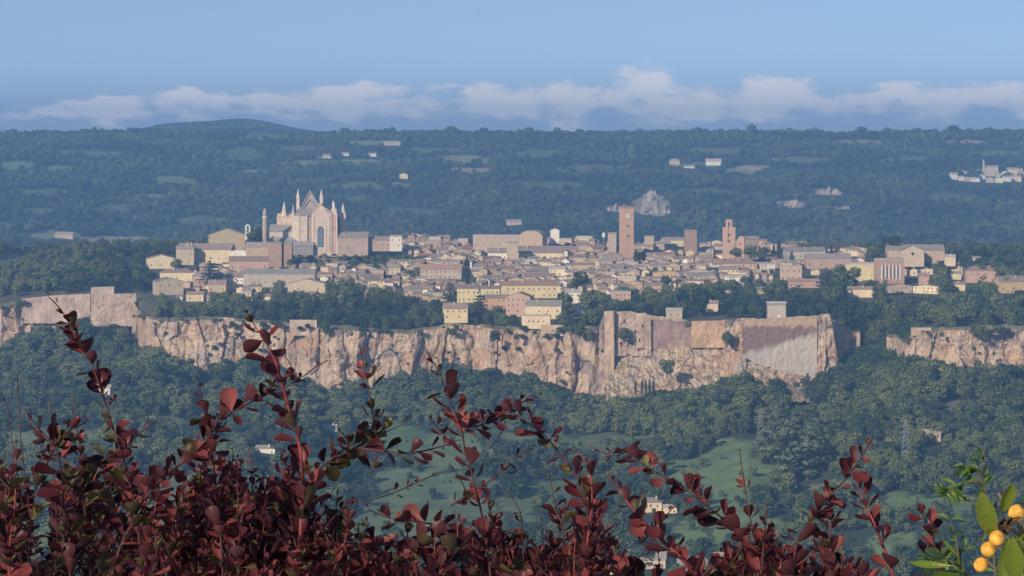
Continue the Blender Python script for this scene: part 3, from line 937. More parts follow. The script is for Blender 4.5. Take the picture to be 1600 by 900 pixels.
    # wall windows on the nave side
    for k in range(3):
        a = 434 + k * 8
        m = MB(); m.prism_y(arch_poly(X(a), X(a + 4), Z(361), Z(346)), 20.6, 21.2); part('niche', m, col=(0.50, 0.46, 0.42))
    # pinnacles: (px, top, shoulder, base, half width)
    for px, yt, ysh, yb, hw, y in ((461, 295.5, 309, 332, 2.5, 39), (498, 295.5, 309, 324, 2.6, 39), (441, 315, 338, 366, 4.6, 22), (457, 319, 333, 372, 1.8, 7), (534.7, 318, 335, 385, 4.4, 12), (519.3, 313, 318, 330, 1.3, 9)):
        m = MB()
        m.box(X(px - hw), X(px + hw), y, y + 2 * hw * s, Z(yb), Z(ysh))
        m.cone(X(px), y + hw * s, Z(ysh), Z(yt), hw * s * 1.1, .12 * s, 8)
        if yb - ysh > 12:
            m.box(X(px - hw * 1.18), X(px + hw * 1.18), y - hw * .18 * s, y + 2.2 * hw * s, Z(ysh + 1.2), Z(ysh - .2))
        part('pinnacle', m, col=pale)
    # slab closing the recess beside the right pinnacle, its shade painted as dark colour
    m = MB(); m.prism_y([(X(526), Z(392)), (X(531), Z(392)), (X(531), Z(346)), (X(526.1), Z(336))], 15, 17); part('shade_slab', m, col=(0.34, 0.28, 0.26))
    # slender domed tower at left
    t = empty('round_tower', P(414, 382, 2860), 'slender round tower with a domed top at the left of the cathedral', 'tower')
    s2 = 2860 / F
    m = MB()
    prof = [(-5, 3.1), (5, 3.1), (12, 3.9), (28, 4.0), (42, 3.7)]
    for (z0, r0), (z1, r1) in zip(prof, prof[1:]):
        m.cone(0, 0, z0 * s2, z1 * s2, r0 * s2, r1 * s2, 12)
    m.build('shaft', M_STONE, t, (0.44, 0.35, 0.27))
    m = MB(); m.cone(0, 0, 42 * s2, 44 * s2, 4.2 * s2, 4.2 * s2, 12); m.build('cornice', M_WHITE, t)
    m = MB()
    for z0, z1, r0, r1 in ((44, 50, 3.5, 3.5), (50, 54, 3.5, 2.6), (54, 56.5, 2.6, 1.0)):
        m.cone(0, 0, z0 * s2, z1 * s2, r0 * s2, r1 * s2, 12)
    m.build('dome', M_STONE, t, (0.36, 0.32, 0.29))


M_PANE = surf('leaded_glass', (0.16, 0.22, 0.30), 0.2, 0.6, 0.25, spec=0.6)


def clock_tower():
    d = 2870; s = d / F
    o = empty('clock_tower', P(979, 394, d), 'tall square brick tower with a white round clock face', 'tower', rz=R(14))
    m = MB(); m.box(-9.2 * s, 9.2 * s, -9.2 * s, 9.2 * s, -5, 71 * s); m.build('shaft', M_STONE, o, (0.56, 0.36, 0.25))
    m = MB(); m.box(-9.6 * s, 9.6 * s, -9.6 * s, 9.6 * s, 69 * s, 72 * s); m.build('parapet', M_STONE, o, (0.36, 0.24, 0.18))
    c = MB(); n = 20; r = 3.7 * s
    vs = [(r * math.cos(2 * math.pi * i / n), 0, 57 * s + r * math.sin(2 * math.pi * i / n)) for i in range(n)]
    c.prism_y([(v[0], v[2]) for v in vs], -9.2 * s - .35, -9.2 * s + .1)
    f = c.build('clock_face', M_WHITE, o)
    h = MB(); h.box(-.22, .22, -9.2 * s - .5, -9.2 * s - .36, 57 * s, 57 * s + 1.7); h.box(-.2, 1.1, -9.2 * s - .6, -9.2 * s - .51, 57 * s - .2, 57 * s + .2)
    h.build('hand', M_SHUT, f)
    w = MB(); w.box(-1, 1, -9.2 * s - .1, -9.2 * s + .2, 24 * s, 27 * s); w.box(-1, 1, -9.2 * s - .1, -9.2 * s + .2, 40 * s, 43 * s)
    w.build('window', M_SHUT, o)


def slit_church():
    d = 2850; s = d / F
    o = empty('belfry_church', P(1139, 397, d), 'brick church tower with a stepped top and a dark vertical slit', 'church', rz=R(-6))
    br = (0.50, 0.335, 0.24)
    m = MB()
    m.box(-10 * s, -1.3 * s, 0, 9, -5, 42 * s); m.box(1.3 * s, 10 * s, 0, 9, -5, 42 * s); m.box(-1.3 * s, 1.3 * s, .8, 8.9, -5, 42 * s); m.box(-1.29 * s, 1.29 * s, .02, 8, -5, 18 * s)
    m.build('tower', M_STONE, o, br)
    m = MB(); m.box(-5 * s, -1.2 * s, .5, 8, 42.001 * s, 50 * s); m.box(1.2 * s, 5 * s, .5, 8, 42.001 * s, 50 * s); m.box(-5 * s, 5 * s, .5, 8, 50.001 * s, 54 * s)
    m.build('belfry', M_STONE, o, br)
    m = MB()
    for z in (30, 20):
        m.box(-1.4, 1.4, -.12, .2, z * s - 1, z * s + 1)
    m.build('window', M_SHUT, o)
    m = MB(); m.prism_y([(10.01 * s, -5), (24 * s, -5), (24 * s, 27 * s), (17 * s, 28.5 * s), (10.01 * s, 20 * s)], 1, 14); n = m.build('nave', M_STONE, o, br)
    m = MB(); m.box(17.2 * s - 1, 17.2 * s + 1, .85, 1.2, 15 * s, 17 * s); m.build('window', M_SHUT, n)
    m = MB(); m.box(24.01 * s, 46 * s, 2, 18, -5, 23 * s); m.build('side_hall', M_STONE, o, (0.30, 0.22, 0.18))
    m = MB(); m.prism_x([(1.4, 23 * s), (18.6, 23 * s), (10, 28 * s)], 23.8 * s, 46.6 * s); m.build('roof', M_ROOF, o, ROOFS['grey'])


town_landmarks()
cathedral()
clock_tower()
slit_church()
USED += [(405, 545, 290, 395), (965, 992, 322, 392), (1125, 1190, 343, 398), (890, 926, 424, 452), (718, 740, 397, 446), (1133, 1212, 386, 408)]

ORD = ['first', 'second', 'third', 'fourth', 'fifth', 'sixth', 'seventh', 'eighth', 'ninth', 'tenth', 'eleventh', 'twelfth', 'thirteenth', 'fourteenth', 'fifteenth', 'sixteenth', 'seventeenth', 'eighteenth']
ZONES = [(0, 680, 'right of cathedral'), (680, 790, 'near tall cypress'), (790, 930, 'left of clock tower'), (930, 1050, 'below clock tower'),
         (1050, 1130, 'left of belfry church'), (1130, 2000, 'around belfry church')]
ROWS = [(380, 548, 660), (383, 552, 690), (386, 560, 1120), (389, 560, 1230), (393, 590, 1225), (397, 645, 1240), (402, 655, 1225), (408, 645, 1260), (414, 640, 1225), (420, 640, 1240), (426, 645, 1220), (433, 640, 1225), (440, 650, 1180), (447, 672, 1130), (454, 700, 1080)]


ROWS_LEFT = [(398, 300, 330), (412, 300, 420), (418, 330, 440), (426, 300, 382), (434, 280, 380), (446, 300, 382), (455, 318, 450), (462, 330, 460)]
ROWS_MID = [(418, 512, 650), (427, 500, 655), (434, 512, 690), (441, 515, 700), (449, 540, 700), (457, 590, 700), (466, 640, 695)]
ROWS_RIGHT = [(398, 1290, 1345), (412, 1440, 1480), (424, 1254, 1322), (430, 1415, 1505), (446, 1290, 1320), (450, 1560, 1610), (458, 1380, 1440), (461, 1120, 1240), (470, 920, 1010), (480, 1000, 1100)]


def town_rows(ROWS, zone_name=None, skip=.15):
    walls = ['beige'] * 5 + ['grey-pink'] * 4 + ['tan'] * 3 + ['cream'] * 4 + ['white'] * 2 + ['salmon', 'ochre', 'grey']
    roofs = ['grey-brown'] * 5 + ['brown'] * 4 + ['grey'] * 3 + ['terracotta'] * 1
    for ri, (yb, xa, xb) in enumerate(ROWS):
        px = xa + random.uniform(0, 10)
        zone_n = {}
        while px < xb:
            w = random.choice((11, 14, 17, 20, 24, 28, 34, 42)) * (0.8 + 0.35 * (yb - 386) / 60)
            y = yb + random.uniform(-2.0, 2.0)
            wh = random.uniform(6.0, 12)
            rh = random.uniform(2.5, 5.0)
            x1 = px + w
            clash = False
            for a, b, c, e in USED:
                if px < b and x1 > a and (y - 6 < e < y + 13) :
                    clash = True
            if not clash:
                if random.random() < skip - .15:
                    px = x1 + random.uniform(2, 14)
                    continue
                zn = next(i for i, z in enumerate(ZONES) if z[0] <= (px + x1) / 2 < z[1]) if not zone_name else 0
                k = zone_n.get(zn, 0); zone_n[zn] = k + 1
                wc = random.choice(walls); rc = random.choice(roofs)
                st = random.choice(('x', 'x', 'x', 'y', 'y', 'hip', 'flat'))
                lab = '%s house with %s roof, %s from left in %s roof row, %s' % (wc, rc, ORD[min(k, 17)], ORD[ri], zone_name or ZONES[zn][2])
                if zone_name:
                    USED.append((px, x1, y - wh - rh, y))
                nwin = max(1, int(w / 6))
                house(px, x1, y - wh - rh, y - wh, y, lab, wc, rc if st != 'flat' else 'pale', st, depth=random.uniform(9, 15), rot=R(random.uniform(-26, 26)),
                      win=(nwin, 2 if wh > 10 else 1), group='houses packed in rows on the rock')
            px = x1 + random.uniform(-3, 3) + (random.random() < 0.15) * random.uniform(4, 14)


ROWUSED = []


def small_houses():
    """the many little houses and lean-tos squeezed between the larger ones: past the count of single things"""
    wb, rb = MB(), MB()
    wc, rc = [], []
    walls = ['beige', 'beige', 'grey-pink', 'tan', 'cream', 'cream', 'white', 'salmon']
    roofs = ['grey-brown', 'brown', 'grey', 'terracotta', 'brown']
    zones = [((640, 1240), (384, 462), 330), ((1240, 1345), (396, 432), 26), ((500, 660), (376, 398), 40), ((270, 520), (404, 476), 84), ((500, 700), (418, 472), 84), ((1340, 1520), (404, 440), 20)]
    placed = []
    for (xa, xb), (ya, yb), cnt in zones:
        k = 0; tries = 0
        while k < cnt and tries < cnt * 8:
            tries += 1
            px = random.uniform(xa, xb); y = random.uniform(ya, yb)
            w = random.uniform(7, 17); hh = random.uniform(4.5, 9.5); rr = random.uniform(1.6, 3.4)
            if any(a < px + w and b > px and y - 5 < e < y + hh * .9 for a, b, c, e in USED) or any(abs(px - a) < 9 and abs(y - e) < 3.5 for a, e in placed):
                continue
            if any(abs(px - t) < 14 and 0 < yy - y < 16 for t, yy in ((729, 446), (908, 452))):
                continue
            placed.append((px, y)); k += 1
            d = d_ground(y); s = d / F
            base = P(px + w / 2, y, d)
            W2 = w * s / 2; H = hh * s; RH = rr * s; D = random.uniform(6, 10)
            rot = Matrix.Rotation(R(random.uniform(-30, 30)), 4, 'Z')
            m, q = MB(), MB()
            if random.random() < .6:
                m.prism_x([(0, -3), (D, -3), (D, H), (D / 2, H + RH), (0, H)], -W2, W2)
                q.prism_x([(-.4, H - .1), (D / 2, H + RH + .1), (D / 2, H + RH + .4), (-.4, H + .2)], -W2 - .3, W2 + .3)
                q.prism_x([(D / 2, H + RH + .1), (D + .4, H - .1), (D + .4, H + .2), (D / 2, H + RH + .4)], -W2 - .3, W2 + .3)
            else:
                m.prism_y([(-W2, -3), (W2, -3), (W2, H), (0, H + RH), (-W2, H)], 0, D)
                q.prism_y([(-W2 - .4, H - .1), (0, H + RH + .1), (0, H + RH + .4), (-W2 - .4, H + .2)], -.3, D + .3)
                q.prism_y([(0, H + RH + .1), (W2 + .4, H - .1), (W2 + .4, H + .2), (0, H + RH + .4)], -.3, D + .3)
            for src, dst, cl, c in ((m, wb, wc, jit(WALLS[random.choice(walls)], .14)), (q, rb, rc, jit(ROOFS[random.choice(roofs)], .16))):
                vs = [base + (rot @ Vector(v)) for v in src.v]
                dst.add(vs, src.f); cl.extend([c] * len(vs))
    both = MB(); both.add(wb.v, wb.f); both.add(rb.v, rb.f)
    o = both.build('small_houses', surf('small_house_walls', None, .2, .3, .95, attr='tint'), kind='stuff')
    at = o.data.color_attributes.new('tint', 'FLOAT_COLOR', 'POINT')
    at.data.foreach_set('color', [x for c in wc + rc for x in (*c, 1.0)])


town_rows(ROWS)
small_houses()
town_rows(ROWS_LEFT, 'under the convent', .30)
town_rows(ROWS_MID, 'right of the monastery', .38)
town_rows(ROWS_RIGHT, 'among right-hand trees', .5)


# ------------------------------------------------------------------ fortress and retaining walls
def wall_thing(name, px0, px1, tops, y_bot, d, label, mat, cat='wall', thick=5.0, col=None, rough=0.25, holes=0):
    """a built wall following the tops polyline (px, y)"""
    o = empty(name, P((px0 + px1) / 2, y_bot, d), label, cat)
    n = max(6, int((px1 - px0) / 1.6)); rows = 22
    base = o.location
    def top(px):
        for a, b in zip(tops, tops[1:]):
            if a[0] <= px <= b[0]:
                return lerp(a[1], b[1], (px - a[0]) / (b[0] - a[0]))
        return tops[0][1] if px < tops[0][0] else tops[-1][1]
    vs = []
    for j in range(rows + 1):
        for i in range(n + 1):
            px = lerp(px0, px1, i / n)
            zt = (HY - top(px)) * d / F + 0.4 * nz(px / 3.0, d)
            zb = (HY - y_bot) * d / F
            z = lerp(zt, zb, j / rows)
            x = (px - 800) * d / F
            y = d - 2.2 * (j / rows) + rough * (fb(x / 3, z / 3, 2.2, 3) * 1.5 + 0.8 * nz(x / 11, z / 11, 1))
            if holes:
                w = noise.voronoi(Vector((x / 5.5, z / 4.0, 3.3)))[0]
                if w[0] < 0.22:
                    y += holes
            vs.append((x, y, z))
    fs = [(j * (n + 1) + i, (j + 1) * (n + 1) + i, (j + 1) * (n + 1) + i + 1, j * (n + 1) + i + 1) for j in range(rows) for i in range(n)]
    # back, top and sides close the wall
    o2 = len(vs)
    for px in (px0, px1):
        x = (px - 800) * d / F
        vs.append((x, d + thick, (HY - top(px)) * d / F)); vs.append((x, d + thick, (HY - y_bot) * d / F))
    a0, b0 = 0, n
    bl, br = rows * (n + 1), rows * (n + 1) + n
    fs.append((a0, o2, o2 + 1, bl)); fs.append((b0, br, o2 + 3, o2 + 2)); fs.append((o2, o2 + 2, o2 + 3, o2 + 1))
    fs.append(tuple([o2] + list(range(0, n + 1)) + [o2 + 2]))
    vs = [(v[0] - base[0], v[1] - base[1], v[2] - base[2]) for v in vs]
    m = MB(); m.add(vs, fs)
    m.build('masonry', mat, o, col)
    return o


def two_toned_material():
    """pale grey wall whose upper left is purple-brown above a wavy slanting edge, ochre coping above"""
    m = bpy.data.materials.new('two_toned_masonry')
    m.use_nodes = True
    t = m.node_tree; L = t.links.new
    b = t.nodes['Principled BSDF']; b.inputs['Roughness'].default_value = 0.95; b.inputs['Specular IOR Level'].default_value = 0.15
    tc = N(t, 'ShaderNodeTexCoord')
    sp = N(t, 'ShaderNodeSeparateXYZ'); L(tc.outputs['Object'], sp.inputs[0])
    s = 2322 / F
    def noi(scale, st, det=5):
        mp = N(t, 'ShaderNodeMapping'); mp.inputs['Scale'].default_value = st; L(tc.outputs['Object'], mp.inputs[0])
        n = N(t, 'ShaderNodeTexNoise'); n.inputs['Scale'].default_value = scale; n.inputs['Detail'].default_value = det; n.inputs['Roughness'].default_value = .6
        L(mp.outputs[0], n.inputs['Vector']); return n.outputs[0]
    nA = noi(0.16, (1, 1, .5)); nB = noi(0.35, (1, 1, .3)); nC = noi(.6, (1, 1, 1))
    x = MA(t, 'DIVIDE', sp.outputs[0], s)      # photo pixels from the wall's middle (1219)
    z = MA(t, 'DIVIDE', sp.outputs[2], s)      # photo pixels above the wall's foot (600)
    # lower edge of the purple-brown area: z = 44 + ... rising to the right, wavy
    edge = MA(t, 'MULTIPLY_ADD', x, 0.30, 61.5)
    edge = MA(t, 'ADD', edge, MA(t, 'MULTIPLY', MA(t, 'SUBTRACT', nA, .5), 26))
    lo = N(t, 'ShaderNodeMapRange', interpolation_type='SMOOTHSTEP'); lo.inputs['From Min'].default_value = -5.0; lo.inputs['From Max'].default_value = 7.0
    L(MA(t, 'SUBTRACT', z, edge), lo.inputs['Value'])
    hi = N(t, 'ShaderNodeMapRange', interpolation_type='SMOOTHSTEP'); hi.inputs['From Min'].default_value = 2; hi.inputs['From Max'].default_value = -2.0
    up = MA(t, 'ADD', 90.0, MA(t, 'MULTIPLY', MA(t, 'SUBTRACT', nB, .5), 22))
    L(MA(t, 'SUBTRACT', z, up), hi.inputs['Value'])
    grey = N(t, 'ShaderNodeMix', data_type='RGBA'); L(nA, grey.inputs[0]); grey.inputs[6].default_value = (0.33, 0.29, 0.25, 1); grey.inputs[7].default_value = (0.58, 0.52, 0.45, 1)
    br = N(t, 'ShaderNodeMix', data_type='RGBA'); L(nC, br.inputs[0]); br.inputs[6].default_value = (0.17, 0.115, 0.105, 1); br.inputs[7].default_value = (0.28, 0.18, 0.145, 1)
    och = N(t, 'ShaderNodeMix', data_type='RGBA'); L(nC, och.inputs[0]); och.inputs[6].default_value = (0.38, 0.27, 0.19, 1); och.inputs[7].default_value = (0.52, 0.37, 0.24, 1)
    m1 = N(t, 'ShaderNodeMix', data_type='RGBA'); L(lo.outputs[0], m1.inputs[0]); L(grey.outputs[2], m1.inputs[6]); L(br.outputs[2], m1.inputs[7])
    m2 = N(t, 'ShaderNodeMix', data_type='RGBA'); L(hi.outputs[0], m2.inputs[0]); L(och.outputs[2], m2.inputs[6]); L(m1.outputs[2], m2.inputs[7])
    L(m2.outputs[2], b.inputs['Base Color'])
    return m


def walls():
    M_ASH = surf('ashlar', None, 0.42, 0.16, 0.95, (1, 1, .5), bump=0.5)
    wall_thing('fortress_wall', 1162, 1276, [(1162, 500), (1190, 498), (1240, 496), (1276, 497)], 600, 2322, 'broad flat fortress wall with a purple-brown area over a pale grey triangle', two_toned_material(), 'fortress wall', 6, rough=.4)
    wall_thing('rock_buttress', 1276.5, 1309, [(1276, 497), (1281, 491), (1297, 490), (1302, 512), (1309, 560)], 596, 2319, 'jagged rocky buttress closing the right end of the two-toned fortress wall', M_CLIFF, 'buttress', 8, rough=1.6)
    wall_thing('fortress_wall', 1080, 1133, [(1080, 502), (1133, 501)], 543, 2338, 'smooth orange-tan fortress wall left of the dark notch', M_ASH, 'fortress wall', 5, (0.50, 0.33, 0.21), .45)
    wall_thing('fortress_wall', 1133.5, 1161, [(1133, 503), (1150, 497), (1161, 500)], 585, 2331, 'narrow broken wall section beside the two-toned wall', M_CLIFF, 'fortress wall', 5, None, 1.3, holes=2.5)
    wall_thing('fortress_wall', 1018, 1079.5, [(1018, 500), (1040, 503), (1079, 503)], 545, 2341, 'purple-brown streaked fortress wall right of the ruined bastion', M_ASH, 'fortress wall', 5, (0.32, 0.22, 0.185), .3)
    wall_thing('bastion_ruin', 960, 1017.5, [(960, 487), (985, 486), (1000, 490), (1008, 488), (1017, 498)], 556, 2338, 'ruined bastion wall full of dark holes at the left end of the fortress', M_ASH, 'bastion', 6, (0.44, 0.33, 0.25), .6, holes=3.0)
    wall_thing('bastion_corner', 944, 959.5, [(944, 487), (959, 486)], 600, 2332, 'tall smooth tan corner of the ruined bastion', M_ASH, 'bastion', 8, (0.52, 0.38, 0.27), .45)
    wall_thing('garden_wall', 34, 141, [(34, 467), (90, 461), (141, 459)], 505, 2554, 'long tan retaining wall on top of the left cliff', M_ASH, 'wall', 4, (0.46, 0.35, 0.27), .3)
    wall_thing('garden_wall', 141.5, 213, [(141, 459), (213, 459)], 510, 2551, 'buttressed right stretch of the tan retaining wall on the left cliff', M_ASH, 'wall', 4, (0.43, 0.33, 0.26), .5)
    wall_thing('terrace_wall', 142, 178, [(142, 449), (178, 448)], 462, 2556, 'small raised terrace of stone on top of the left retaining wall', M_ASH, 'terrace', 6, (0.42, 0.34, 0.27), .15)
    wall_thing('garden_wall', 453, 495, [(453, 500), (495, 500)], 524, 2390, 'pale square-built wall patch on the cliff edge below the monastery trees', M_ASH, 'wall', 4, (0.50, 0.38, 0.28), .25)
    wall_thing('garden_wall', 845, 880, [(845, 508), (880, 508)], 525, 2363, 'smooth ochre wall at the cliff edge right under the villa', M_ASH, 'wall', 4, (0.52, 0.38, 0.27), .15)
    wall_thing('ruin_wall', 1424, 1455, [(1424, 512), (1455, 512)], 524, 2246, 'short isolated tan wall block on the right-hand cliff', M_ASH, 'wall', 3, (0.50, 0.37, 0.26), .15)
    for px0, px1, prof, lab in ((947, 1166, [(947, 554), (1000, 547), (1020, 538), (1050, 531), (1080, 534), (1105, 530), (1130, 537), (1166, 558)], 'rubble'), (1146, 1312, [(1146, 556), (1165, 564), (1200, 574), (1240, 584), (1275, 589), (1312, 580)], 'rubble')):
        n = int((px1 - px0) / 1.5); rows = 26
        vs = []
        for j in range(rows + 1):
            t = j / rows
            for i in range(n + 1):
                px = lerp(px0, px1, i / n)
                yt = next(lerp(a[1], b[1], (px - a[0]) / (b[0] - a[0])) for a, b in zip(prof, prof[1:]) if px <= b[0] + 1e-6)
                d = 2341 - 27 * smooth(1130, 1158, px) - 34 * t ** 1.3
                z = (HY - lerp(yt, 628, t)) * d / F + 1.2 * nz(px / 6, t * 5)
                x = (px - 800) * d / F
                dist, pts = noise.voronoi(Vector((x / 5.5, z / 5.5, 3.0)))
                dd = 1.5 * (noise.cell(pts[0] * 5.1) + .5) - .7 * max(0, 1 - (dist[1] - dist[0]) / .2) + 1.8 * fb(x / 7, z / 7, 2, 4)
                vs.append((x, d - dd, z + .25 * dd))
        fs = [(j * (n + 1) + i, (j + 1) * (n + 1) + i, (j + 1) * (n + 1) + i + 1, j * (n + 1) + i + 1) for j in range(rows) for i in range(n)]
        m = MB(); m.add(vs, fs)
        m.build('rubble_slope', M_CLIFF, kind='structure')
    # lone mast on the buttress
    o = empty('mast', P(1292, 491, 2321), 'thin grey mast on top of the jagged rocky buttress', 'mast')
    m = MB(); m.cone(0, 2, -1, 5.6, .22, .12, 6); m.build('pole', M_METAL, o)


walls()

# ------------------------------------------------------------------ trees


def card(mb, c, nrm, size, rnd):
    """a folded leaf spray: two quads-worth of triangles"""
    t = nrm.cross(Vector((rnd.uniform(-1, 1), rnd.uniform(-1, 1), rnd.uniform(-1, 1))))
    if t.length < 1e-4:
        t = Vector((1, 0, 0))
    t.normalize(); b = nrm.cross(t)
    a = size * rnd.uniform(.7, 1.25); e = size * rnd.uniform(.55, 1.0)
    k = nrm * size * .22
    mb.add([c - t * a - k, c + b * e * .9 - k * .3, c + t * a - k, c - b * e - k * .2, c + nrm * size * .15], [(0, 3, 4), (3, 2, 4), (2, 1, 4), (1, 0, 4)])


def crown_lobes(kind, rnd):
    if kind == 'broad':
        w = rnd.uniform(.30, .38)
        L = [(Vector((0, 0, .58)), Vector((w * .8, w * .8, .38)))]
        for i in range(10):
            a = rnd.uniform(0, 6.28)
            L.append((Vector((math.cos(a) * w * .58, math.sin(a) * w * .55, rnd.uniform(.20, .80))), Vector((1, 1, .85)) * rnd.uniform(.14, .22)))
        return L
    if kind == 'pine':
        L = [(Vector((0, 0, .84)), Vector((.36, .36, .13)))]
        for i in range(7):
            a = i * .9 + rnd.uniform(-.2, .2)
            L.append((Vector((math.cos(a) * .26, math.sin(a) * .26, rnd.uniform(.76, .90))), Vector((.16, .16, .09))))
        return L
    if kind == 'cypress':
        return [(Vector((rnd.uniform(-.012, .012), 0, .08 + .84 * t)), Vector((1, 1, 1.4)) * (.022 + .085 * math.sin(math.pi * min(1, .12 + t * .88)) ** .8)) for t in [i / 8 for i in range(9)]]
    if kind == 'conifer':
        L = []
        for i in range(9):
            t = i / 8
            r = .30 * (1 - t) ** .8 + .02
            for k in range(4 if i < 7 else 1):
                a = k * 1.57 + i * .7 + rnd.uniform(-.3, .3)
                L.append((Vector((math.cos(a) * r * .6, math.sin(a) * r * .6, .14 + .82 * t)), Vector((r * .62 + .02, r * .62 + .02, .045))))
        return L
    if kind == 'poplar':
        L = []
        for i in range(10):
            t = i / 9
            a = rnd.uniform(0, 6.28)
            r = .17 * math.sin(math.pi * (.15 + .8 * t)) + .02
            L.append((Vector((math.cos(a) * r * .7, math.sin(a) * r * .7, .16 + .8 * t)), Vector((r, r, .09))))
        return L
    w = rnd.uniform(.36, .48)
    L = [(Vector((0, 0, .58)), Vector((w * .8, w * .8, .36)))]
    for i in range(5):
        a = rnd.uniform(0, 6.28)
        L.append((Vector((math.cos(a) * w * .5, math.sin(a) * w * .5, rnd.uniform(.3, .74))), Vector((1, 1, .9)) * rnd.uniform(.18, .24)))
    return L


def tree_meshes(kind, seed):
    rnd = random.Random(seed * 31 + len(kind))
    mb = MB()
    lobes = crown_lobes(kind, rnd)
    n = {'broad': 520, 'pine': 360, 'cypress': 330, 'conifer': 480, 'poplar': 380, 'far': 120}[kind]
    size = {'broad': .060, 'pine': .052, 'cypress': .034, 'conifer': .042, 'poplar': .045, 'far': .115}[kind]
    wts = [l[1].x * l[1].z for l in lobes]
    for i in range(n):
        c, r = rnd.choices(lobes, wts)[0]
        v = Vector((rnd.gauss(0, 1), rnd.gauss(0, 1), rnd.gauss(0, 1) + .25)).normalized()
        q = rnd.uniform(.72, 1.06)
        p = c + Vector((v.x * r.x, v.y * r.y, v.z * r.z)) * q
        nn = (Vector((v.x / r.x, v.y / r.y, v.z / r.z)).normalized() + Vector((rnd.uniform(-.45, .45), rnd.uniform(-.45, .45), rnd.uniform(-.3, .5)))).normalized()
        card(mb, p, nn, size, rnd)
    crown = mb.mesh(kind + '_crown', M_LEAF[kind], False)
    tb = MB()
    hgt = {'broad': .62, 'pine': .84, 'cypress': .9, 'conifer': .9, 'poplar': .85, 'far': .5}[kind]
    r0 = {'broad': .028, 'pine': .022, 'cypress': .014, 'conifer': .02, 'poplar': .018, 'far': .03}[kind]
    bend = Vector((rnd.uniform(-.03, .03), rnd.uniform(-.03, .03), 0))
    tb.tube([Vector((0, 0, -.06)), Vector((0, 0, hgt * .5)) + bend, Vector((0, 0, hgt)) + bend * .5], [r0 * 1.25, r0 * .85, r0 * .3], 5)
    if kind != 'far':
        for i in range(5):
            a = rnd.uniform(0, 6.28)
            z0 = hgt * rnd.uniform(.4, .75)
            le = .2 if kind in ('broad', 'pine') else .09
            tb.tube([Vector((0, 0, z0)) + bend, Vector((math.cos(a) * le, math.sin(a) * le, z0 + le * .7))], [r0 * .5, r0 * .15], 4)
    trunk = tb.mesh(kind + '_trunk', M_BARK)
    return crown, trunk


KINDS = {}
for kd, cnt in (('broad', 5), ('pine', 2), ('cypress', 2), ('conifer', 3), ('poplar', 2), ('far', 4)):
    KINDS[kd] = [tree_meshes(kd, 11 + i) for i in range(cnt)]

TREES = []      # every scattered tree: dict


def tree_at(kind, px, d, zf, h, zone, wide=1.0):
    z = zf(px, d)
    x = (px - 800) * d / F
    TREES.append(dict(kind=kind, loc=(x, d, z - .02 * h), h=h, px=px, py=HY - F * z / d, hp=h * F / d, zone=zone, wide=wide, var=random.randrange(len(KINDS[kind])), rz=random.uniform(0, 6.28)))


def tree_named(kind, px, ybase, ytop, label, d=None, zf=None, wide=1.0, group=None):
    d = d or d_ground(ybase)
    base = P(px, ybase, d)
    h = (ybase - ytop) * d / F
    make_tree(kind, base, h, label, random.randrange(len(KINDS[kind])), random.uniform(0, 6.28), wide, group)


def make_tree(kind, base, h, label, var, rz, wide=1.0, group=None):
    nm = {'broad': 'broadleaf_tree', 'pine': 'umbrella_pine', 'cypress': 'cypress_tree', 'conifer': 'conifer_tree', 'poplar': 'poplar_tree', 'far': 'broadleaf_tree'}[kind]
    o = empty(nm, base, label, 'tree', group, rz)
    o.scale = (h * wide, h * wide, h)
    crown, trunk = KINDS[kind][var]
    for nme, me in (('crown', crown), ('trunk', trunk)):
        c = bpy.data.objects.new(nme, me)
        COL.objects.link(c)
        c.parent = o
    return o


def inside(poly, x, y):
    r = False
    j = len(poly) - 1
    for i in range(len(poly)):
        xi, yi = poly[i]; xj, yj = poly[j]
        if (yi > y) != (yj > y) and x < (xj - xi) * (y - yi) / (yj - yi) + xi:
            r = not r
        j = i
    return r


